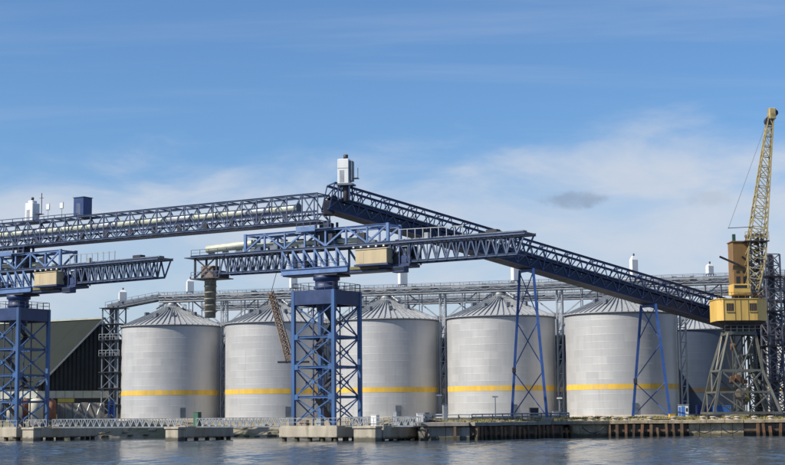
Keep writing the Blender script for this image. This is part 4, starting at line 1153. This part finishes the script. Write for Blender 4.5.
# ------------------------------------------------------------------ yellow dockside crane
cc = V((57.0, 256.6, 2.75))
c = T('dock_crane', 'old yellow dockside crane with grey lattice portal and raised jib', 'crane', cc, R(2))
PT = 16.4 - cc.z + .3
ft = [(-5.5, -4.3), (5.6, -4.3), (5.6, 4.3), (-5.5, 4.3)]; tpz = PT
kn = [(-3.9, -3.2), (3.0, -3.2), (3.0, 3.2), (-3.9, 3.2)]; kz = PT * .56
tp = [(-2.1, -2.1), (2.3, -2.1), (2.3, 2.1), (-2.1, 2.1)]
for k in range(4):
    a, m_, b = V((*ft[k], .5)), V((*kn[k], kz)), V((*tp[k], tpz))
    c.mem('leg', a, m_, .42, .42, 'crane_grey'); c.mem('leg', m_, b, .4, .4, 'crane_grey')
    bg_ = c.box('bogie', (ft[k][0] - 1.2, ft[k][1] - .35, .12), (ft[k][0] + 1.2, ft[k][1] + .35, .7), 'dark_steel', bev=.06)
    for sg in (-.7, .7): c.mem('wheel', (ft[k][0] + sg, ft[k][1] - .25, .3), (ft[k][0] + sg, ft[k][1] + .25, .3), .62, .62, 'dark_steel', 'tube', parent=bg_)
for k in range(4):
    j = (k + 1) % 4
    P = [V((*ft[k], .9)), V((*ft[j], .9)), V((*kn[k], kz)), V((*kn[j], kz)), V((*tp[k], tpz)), V((*tp[j], tpz))]
    c.mem('ring_beam', P[2], P[3], .34, .34, 'crane_grey'); c.mem('ring_beam', P[4], P[5], .5, .6, 'crane_grey'); c.mem('sill_beam', P[0], P[1], .4, .4, 'crane_grey')
    mid = (P[0] + P[1]) / 2; mid2 = (P[2] + P[3]) / 2
    z5 = kz * .52; q0 = V((*ft[k], .5)).lerp(V((*kn[k], kz)), .52); q1 = V((*ft[j], .5)).lerp(V((*kn[j], kz)), .52)
    c.mem('mid_beam', q0, q1, .3, .3, 'crane_grey')
    c.mem('brace', q0, mid, .2, .2, 'crane_grey'); c.mem('brace', mid, q1, .2, .2, 'crane_grey')
    c.mem('brace', P[2], (q0 + q1) / 2, .24, .24, 'crane_grey'); c.mem('brace', (q0 + q1) / 2, P[3], .24, .24, 'crane_grey')
    c.mem('brace', P[4], P[3].lerp(P[2], .5), .2, .2, 'crane_grey'); c.mem('brace', P[3].lerp(P[2], .5), P[5], .2, .2, 'crane_grey')
for k in range(14):
    z0 = 1.2 + random.random() * (tpz - 3.2); x_ = random.uniform(-1.6, 1.6); y_ = random.uniform(-1.3, 1.3)
    c.box('machinery_case', (x_ - random.uniform(.2, .6), y_ - .4, z0), (x_ + random.uniform(.2, .6), y_ + .4, z0 + random.uniform(.4, 1.3)), random.choice(('crane_grey', 'dark_steel', 'galv', 'olive', 'rust')), bev=.05)
# inner stair column and cable reel
for sx in (-.8, .8):
    for sy in (-.8, .8): c.mem('core_post', (sx, sy, .9), (sx, sy, tpz), .18, .18, 'crane_grey')
for k in range(6): c.mem('stair_flight', (-.7 if k % 2 else .7, -.6, 1 + k * 2.1), (.7 if k % 2 else -.7, -.6, 1 + (k + 1) * 2.1), .7, .16, 'crane_grey')
c.mem('cable_reel', (-.6, -3.2, 4.0), (-.6, -2.7, 4.0), 1.9, 1.9, 'brown_lattice', 'tube'); c.mem('reel_hub', (-.6, -3.3, 4.0), (-.6, -2.4, 4.0), .6, .6, 'crane_grey', 'tube'); c.mem('reel_stand', (-.6, -2.5, .9), (-.6, -2.5, 4.3), .25, .25, 'crane_grey')
c.add('slew_ring', lathe([(2.6, tpz + .3), (2.6, tpz + .8), (2.2, tpz + .85), (2.0, tpz + 1.2), (3.2, tpz + 1.9), (3.4, tpz + 2.0)], 28, 'dark_steel', name='slew_ring'))
railing(c, [(-2.9, -2.9, tpz + .2), (3.1, -2.9, tpz + .2)], 1.0, 1.0, 'crane_grey', .07)
# machinery house (tilted octagon in plan)
hz0, hz1 = tpz + 2.0, tpz + 5.5
oct_ = [(-4.0, -2.4), (-3.1, -3.3), (2.6, -3.3), (4.6, -1.2), (4.6, 2.4), (3.4, 3.3), (-3.1, 3.3), (-4.0, 2.4)]
n = len(oct_)
hs = c.mesh('machinery_house', [(x, y, z) for z in (hz0, hz1) for x, y in oct_], [tuple(range(n - 1, -1, -1)), tuple(range(n, 2 * n))] + [(i, (i + 1) % n, n + (i + 1) % n, n + i) for i in range(n)], 'crane_yellow')
c.mesh('house_skirt', [(x * (1.0 if z > hz0 - .3 else .75), y * (1 if z > hz0 - .3 else .75), z) for z in (hz0 - .75, hz0 - .02) for x, y in oct_], [tuple(range(n - 1, -1, -1)), tuple(range(n, 2 * n))] + [(i, (i + 1) % n, n + (i + 1) % n, n + i) for i in range(n)], 'dark_steel')
c.mesh('house_roof', [(x * 1.03, y * 1.03, z) for z in (hz1 + .01, hz1 + .12) for x, y in oct_], [tuple(range(n - 1, -1, -1)), tuple(range(n, 2 * n))] + [(i, (i + 1) % n, n + (i + 1) % n, n + i) for i in range(n)], 'crane_yellow')
for x0 in (-2.6, 1.2):
    w_ = c.box('window', (x0, -3.34, hz0 + 1.5), (x0 + 1.15, -3.28, hz0 + 2.8), 'glass_dark')
    for q in range(3): c.mem('window_bar', (x0 + .29 * (q + 1), -3.36, hz0 + 1.5), (x0 + .29 * (q + 1), -3.36, hz0 + 2.8), .06, .04, 'crane_brown', parent=w_)
    c.mem('window_sill', (x0 - .1, -3.38, hz0 + 1.45), (x0 + 1.25, -3.38, hz0 + 1.45), .1, .1, 'crane_yellow', parent=w_)
for x in (-3.05, -1.2, -.25, 1.0, 2.5): c.mem('panel_seam', (x, -3.32, hz0 + .05), (x, -3.32, hz1 - .02), .07, .05, 'crane_brown', parent=hs)
railing(c, [(-3.9, -3.2, hz1 + .1), (4.0, -3.0, hz1 + .1)], 1.0, 1.1, 'crane_brown', .06)
# upper yellow cab and brown tower block
c.box('neck', (-1.0, -2.4, hz1 + .1), (1.0, -.6, hz1 + .75), 'dark_steel')
dcab = c.box('driver_cab', (-1.35, -3.0, hz1 + .7), (1.6, .0, hz1 + 2.5), 'crane_yellow', bev=.08)
c.box('cab_window', (-1.1, -3.04, hz1 + 1.85), (1.3, -2.98, hz1 + 2.3), 'glass_dark', parent=dcab); 
bz0, bz1 = hz1 + .1, hz1 + 9.6
tbk = c.box('tower_block', (-.85, -1.6, bz0 + 2.45), (2.0, 1.5, bz1), 'crane_brown', bev=.06)
for x0, z0, x1, z1 in ((-.4, 2.55, .25, 3.75), (.75, 2.55, 1.4, 3.75), (-.35, 4.3, .2, 4.7), (.7, 4.3, 1.25, 4.7)): c.box('opening', (x0, -1.63, bz0 + z0), (x1, -1.58, bz0 + z1), 'glass_dark', parent=tbk)
c.box('block_roof', (-1.0, -1.75, bz1), (2.15, 1.65, bz1 + .15), 'crane_brown', parent=tbk)
c.mem('green_flag_post', (-.5, -1.3, bz1 + .1), (-.5, -1.3, bz1 + 1.3), .5, .4, 'green_paint')
c.mem('lever_arm', (-3.2, -2.2, bz0 + 7.0), (1.0, -1.75, bz0 + 5.2), .22, .3, 'dark_steel'); c.mem('lever_arm', (.5, -2.2, bz0 + 7.0), (2.6, -1.75, bz0 + 5.4), .22, .3, 'dark_steel')
# rear A-frame / counterweight side (right in the picture)
for x, y in ((2.3, -1.3), (2.3, 1.3), (4.4, -1.0), (4.4, 1.0)): c.mem('mast_post', (x, y, hz1 + .1), (x * .9 + .2, y, bz1 + 1.3), .26, .26, 'lattice_slate')
for k in range(7):
    z0 = hz1 + .2 + k * 1.5
    for y in (-1.2, 1.15):
        c.mem('mast_lacing', (2.35, y, z0), (4.3, y, z0 + 1.5), .14, .14, random.choice(('lattice_slate', 'jib_yellow'))); c.mem('mast_lacing', (4.3, y * .95, z0), (2.35, y * .95, z0 + 1.5), .14, .14, 'lattice_slate')
    c.box('sheave_case', (2.4 + random.random(), -1.0, z0), (3.3 + random.random() * .9, .6, z0 + random.uniform(.5, 1.0)), random.choice(('dark_steel', 'rust', 'crane_brown', 'lattice_slate')), bev=.06)
# jib
jb = V((1.9, -2.2, hz1 + 1.6)); jt = c.L(U(770.5, 116, 255.5))
jd = (jt - jb); ju = jd.normalized(); js = ju.cross(V((0, 1, 0))).normalized(); jn = ju.cross(js)
def jp(f, a, b):
    wd = (1.75 * (1 - f) + .42 * f) if f > .18 else (.9 + .60 * f / .18)
    dp = (1.3 * (1 - f) + .4 * f)
    return jb + jd * f + js * wd * a + jn * dp * b
NJ = 17
for a in (-1, 1):
    for b in (-1, 1):
        c.mem('jib_chord', jp(0, a, b), jp(.18, a, b), .2, .2, 'jib_yellow'); c.mem('jib_chord', jp(.18, a, b), jp(1, a, b), .2, .2, 'jib_yellow')
for k in range(NJ):
    f0_, f1_ = k / NJ, (k + 1) / NJ
    for b in (-1, 1):
        c.mem('jib_lacing', jp(f0_, -1, b), jp(f1_, 1, b), .12, .12, 'jib_yellow'); c.mem('jib_strut', jp(f1_, -1, b), jp(f1_, 1, b), .13, .13, 'jib_yellow')
        if k % 2: c.mem('jib_lacing', jp(f0_, 1, b * .95), jp(f1_, -1, b * .95), .11, .11, 'jib_yellow')
    for a in (-1, 1): c.mem('jib_lacing', jp(f0_, a, -1), jp(f1_, a, 1), .12, .12, 'jib_yellow')
fj = .275
pc = jp(fj, 0, 0)
c.box('jib_platform', tuple(pc + V((-2.4, -1.6, -.15))), tuple(pc + V((1.7, 1.6, 0))), 'dark_steel')
railing(c, [tuple(pc + V((-2.3, -1.55, 0))), tuple(pc + V((1.6, -1.55, 0)))], 1.4, .8, 'jib_yellow', .08)
c.mem('outrigger_arm', tuple(pc + V((-5.0, -1.0, 2.1))), tuple(pc + V((-.8, -1.0, 2.3))), .1, .1, 'dark_steel')
c.box('jib_head', tuple(jt + V((-.35, -.7, -.6))), tuple(jt + V((.75, .7, 1.3))), 'jib_yellow', bev=.1)
c.mem('head_sheave', tuple(jt + V((-.3, -.5, -.9))), tuple(jt + V((-.3, .5, -.9))), 1.5, 1.5, 'dark_steel', 'tube'); c.mem('head_sheave', tuple(jt + V((.65, -.5, .5))), tuple(jt + V((.65, .5, .5))), 1.1, 1.1, 'dark_steel', 'tube')
c.mem('stay_rope', tuple(jt + V((-.7, 0, -1.0))), tuple(pc + V((-4.9, -1.0, 2.1))), .07, .07, 'galv_dark', 'tube')
c.mem('hoist_rope', tuple(jt + V((.7, 0, 0))), (4.3, 0, bz1 + 1.2), .07, .07, 'galv_dark', 'tube')
c.mem('luffing_screw', (3.3, 0, bz1 + 1.2), tuple(jp(.3, 0, 1)), .3, .3, 'lattice_slate')
c.box('head_cap', (2.0, -1.5, bz1 + 1.1), (4.9, 1.5, bz1 + 1.4), 'lattice_slate')

# second lattice mast at the right edge
def mast2(px, Y, wd, h, nb, label, m='lattice_slate'):
    p = U(px, 415, Y)
    t = T('lattice_mast', label, 'mast', (p.x, p.y, 3.0), R(12), 'lattice masts behind the crane')
    hw = wd / 2
    for sx in (-1, 1):
        for sy in (-1, 1): t.mem('leg', (sx * hw, sy * hw, -.3), (sx * hw, sy * hw, h), .24, .24, m)
    for k in range(nb):
        z0, z1 = h * k / nb, h * (k + 1) / nb
        for sy in (-1, 1):
            t.mem('strut', (-hw, sy * hw, z1), (hw, sy * hw, z1), .16, .16, m); t.mem('brace', (-hw, sy * hw, z0), (hw, sy * hw, z1), .14, .14, m); t.mem('brace', (hw, sy * hw * .95, z0), (-hw, sy * hw * .95, z1), .14, .14, m)
        for sx in (-1, 1): t.mem('brace', (sx * hw, -hw, z0), (sx * hw, hw, z1), .14, .14, m)
        if k % 3 == 2:
            t.box('platform', (-hw - .6, -hw - .6, z1 + .1), (hw + .6, hw + .6, z1 + .2), 'dark_steel'); railing(t, [(-hw - .55, -hw - .55, z1 + .2), (hw + .55, -hw - .55, z1 + .2)], 1.0, 1.0, m, .06)
    t.mem('cable_duct', (0, 0, -.2), (.1, 0, h), .7, .7, 'dark_steel')
    return t
mast2(775, 264, 2.6, 27.5, 14, 'dark lattice mast with platforms just right of the crane')
mast2(790, 268, 3.4, 24, 11, 'dark lattice mast at the right edge of the frame')
mast2(759, 270, 2.2, 21, 12, 'grey lattice mast behind the crane portal', 'crane_grey')
p = U(762, 415, 272)
t = T('vertical_duct', 'pale lilac grey vertical duct seen through the crane lattice', 'duct', (p.x, p.y, 3.0), R(-20))
for k in range(6): t.box('duct_section', (-1.0, -.8, k * 2.6 - (.3 if k == 0 else 0)), (1.0, .8, k * 2.6 + 2.5), 'galv', bev=.06); t.box('duct_flange', (-1.1, -.9, k * 2.6 + 2.5), (1.1, .9, k * 2.6 + 2.6), 'galv_dark')
t = T('rail_track', 'crane rails on concrete sleepers along the quay', 'rails', (57, 252.3, 2.72), R(2))
for y in (0, 8.6):
    t.mem('rail', (-16, y, .02), (30, y, .02), .12, .14, 'dark_steel', 'beam')
    for k in range(24): t.box('sleeper', (-15.8 + k * 1.95, y - .5, -.3), (-14.8 + k * 1.95, y + .5, -.05), 'concrete')

# ------------------------------------------------------------------ containers and quay clutter
def container(px, Y, L, h, m, label, rz):
    p = U(px, 414, Y)
    t = T('container', label, 'container', (p.x, p.y, 2.98), rz, 'blue containers behind the crane portal')
    t.box('body', (0, 0, .12), (L, 2.2, h), m, bev=.03)
    n_ = int(L / .3)
    for k in range(n_): t.box('corrugation', (.1 + k * (L - .2) / n_, -.05, .3), (.1 + (k + .5) * (L - .2) / n_, .01, h - .15), m)
    for x in (-.02, L - .1): t.box('corner_post', (x, -.07, 0), (x + .12, .06, h + .02), m)
    t.box('bottom_rail', (.11, -.06, .08), (L - .12, .03, .28), m); t.box('top_rail', (.11, -.06, h - .12), (L - .12, .03, h + .02), m)
    for x in (.1, L - .3): t.box('skid', (x, .1, -.35), (x + .2, 2.1, .12), 'dark_steel')
container(697.5, 266, 3.4, 2.05, 'container_navy', 'navy container left of the bright blue one under the crane', R(-3))
container(713.5, 263.5, 2.9, 1.95, 'container_blue', 'bright blue container under the crane portal', R(-3))
p = U(683.5, 414, 262)
t = T('site_cabin', 'small white and blue cabin left of the crane portal', 'cabin', (p.x, p.y, 2.95), R(-10))
t.box('body', (-.85, -.6, .1), (.85, .9, 2.1), 'white_paint', bev=.04); t.box('roof', (-.95, -.7, 2.1), (.95, 1.0, 2.2), 'galv')
t.box('door', (-.35, -.64, .15), (.25, -.58, 1.9), 'container_blue'); t.box('window', (.4, -.63, 1.0), (.72, -.58, 1.6), 'glass_dark'); t.box('side_panel', (-.8, -.63, .3), (-.45, -.59, 1.8), 'container_blue'); t.box('plinth', (-.8, -.5, -.3), (.8, .8, .12), 'concrete_dark')

def lamp_post(px, Y, zbase, ytop, label):
    p = U(px, 416, Y); top = U(px, ytop, Y).z; h = top - zbase
    t = T('lamp_post', label, 'lamp post', (p.x, p.y, zbase), 0, 'lamp posts on the quay')
    t.mem('pole', (0, 0, -.1), (0, 0, h), .13, .13, 'galv', 'tube'); t.box('lamp_head', (-.45, -.2, h - .02), (.45, .2, h + .22), 'lamp_glass', bev=.05); t.box('base', (-.25, -.25, -.15), (.25, .25, .15), 'concrete')
lamp_post(439.5, 246, 2.7, 396, 'slim lamp post between the third and fourth silo')
lamp_post(495.5, 248, 2.75, 397.5, 'slim lamp post in front of the fourth silo')
lamp_post(560, 262, 2.8, 399, 'slim lamp post in the gap before the rightmost silo')
def kp(px, Y, z): p = U(px, 416, Y); return V((p.x, p.y, z))
kit(0, 0, 0, .7, .7, 2.6, 'galv', 'grey pillar cabinet on the quay left of the fourth silo', rz=.2, pos=kp(445, 238, 2.62), name='pillar_cabinet', cat='cabinet')
kit(0, 0, 0, 1.0, .8, 1.4, 'white_paint', 'white cabinet on the quay under the third silo', rz=.1, pos=kp(420, 240, 2.6), name='pillar_cabinet', cat='cabinet')
kit(0, 0, 0, .7, .6, 1.5, 'galv_dark', 'dark cabinet on the quay beside the white one', rz=.1, pos=kp(427, 241, 2.62), name='pillar_cabinet', cat='cabinet')
kit(0, 0, 0, 1.4, 1.0, 1.9, 'dark_steel', 'dark pump housing between the first trestle legs', rz=.1, pos=kp(534, 258, 2.85), name='pump_housing', cat='pump')
kit(0, 0, 0, 1.1, .9, 1.3, 'galv', 'pale pump housing right of the first trestle', rz=.1, pos=kp(556, 262, 2.85), name='pump_housing', cat='pump')
kit(0, 0, 0, 1.0, .8, .8, 'yellow_band', 'small yellow bin left of the white cabin', rz=.1, pos=kp(672, 256, 2.75), name='grit_bin', cat='bin')
# quay railing along the deck edge and a pipe behind it
t = T('quay_railing', 'pale handrail along the edge of the piled quay deck', 'railing', V((5, 234, 2.62)))
pts = [V((4.6, 233.2, 2.62)), V((11.2, 232.6, 2.62)), V((28.2, 251.2, 2.62))]
railing(t, [t.L(p) for p in pts], 1.15, 1.6, 'galv_dark', .07)
t = T('service_pipe', 'grey service pipes on low stands along the quay deck', 'pipe', V((6, 240, 2.75)))
pa, pb, pc2 = V((4, 243, 3.35)), V((12, 240.5, 3.35)), V((29, 259, 3.45))
for dz_, r_ in ((0, .32), (.45, .22)):
    t.mem('pipe', t.L(pa + V((0, 0, dz_))), t.L(pb + V((0, 0, dz_))), r_, r_, 'galv', 'tube'); t.mem('pipe', t.L(pb + V((0, 0, dz_))), t.L(pc2 + V((0, 0, dz_))), r_, r_, 'galv', 'tube')
for q0, q1, k in ((pa, pb, 4), (pb, pc2, 10)):
    for i in range(k + 1): p = q0.lerp(q1, i / k); t.mem('stand', t.L(V((p.x, p.y, 2.5))), t.L(V((p.x, p.y, p.z + .5))), .12, .5, 'dark_steel')
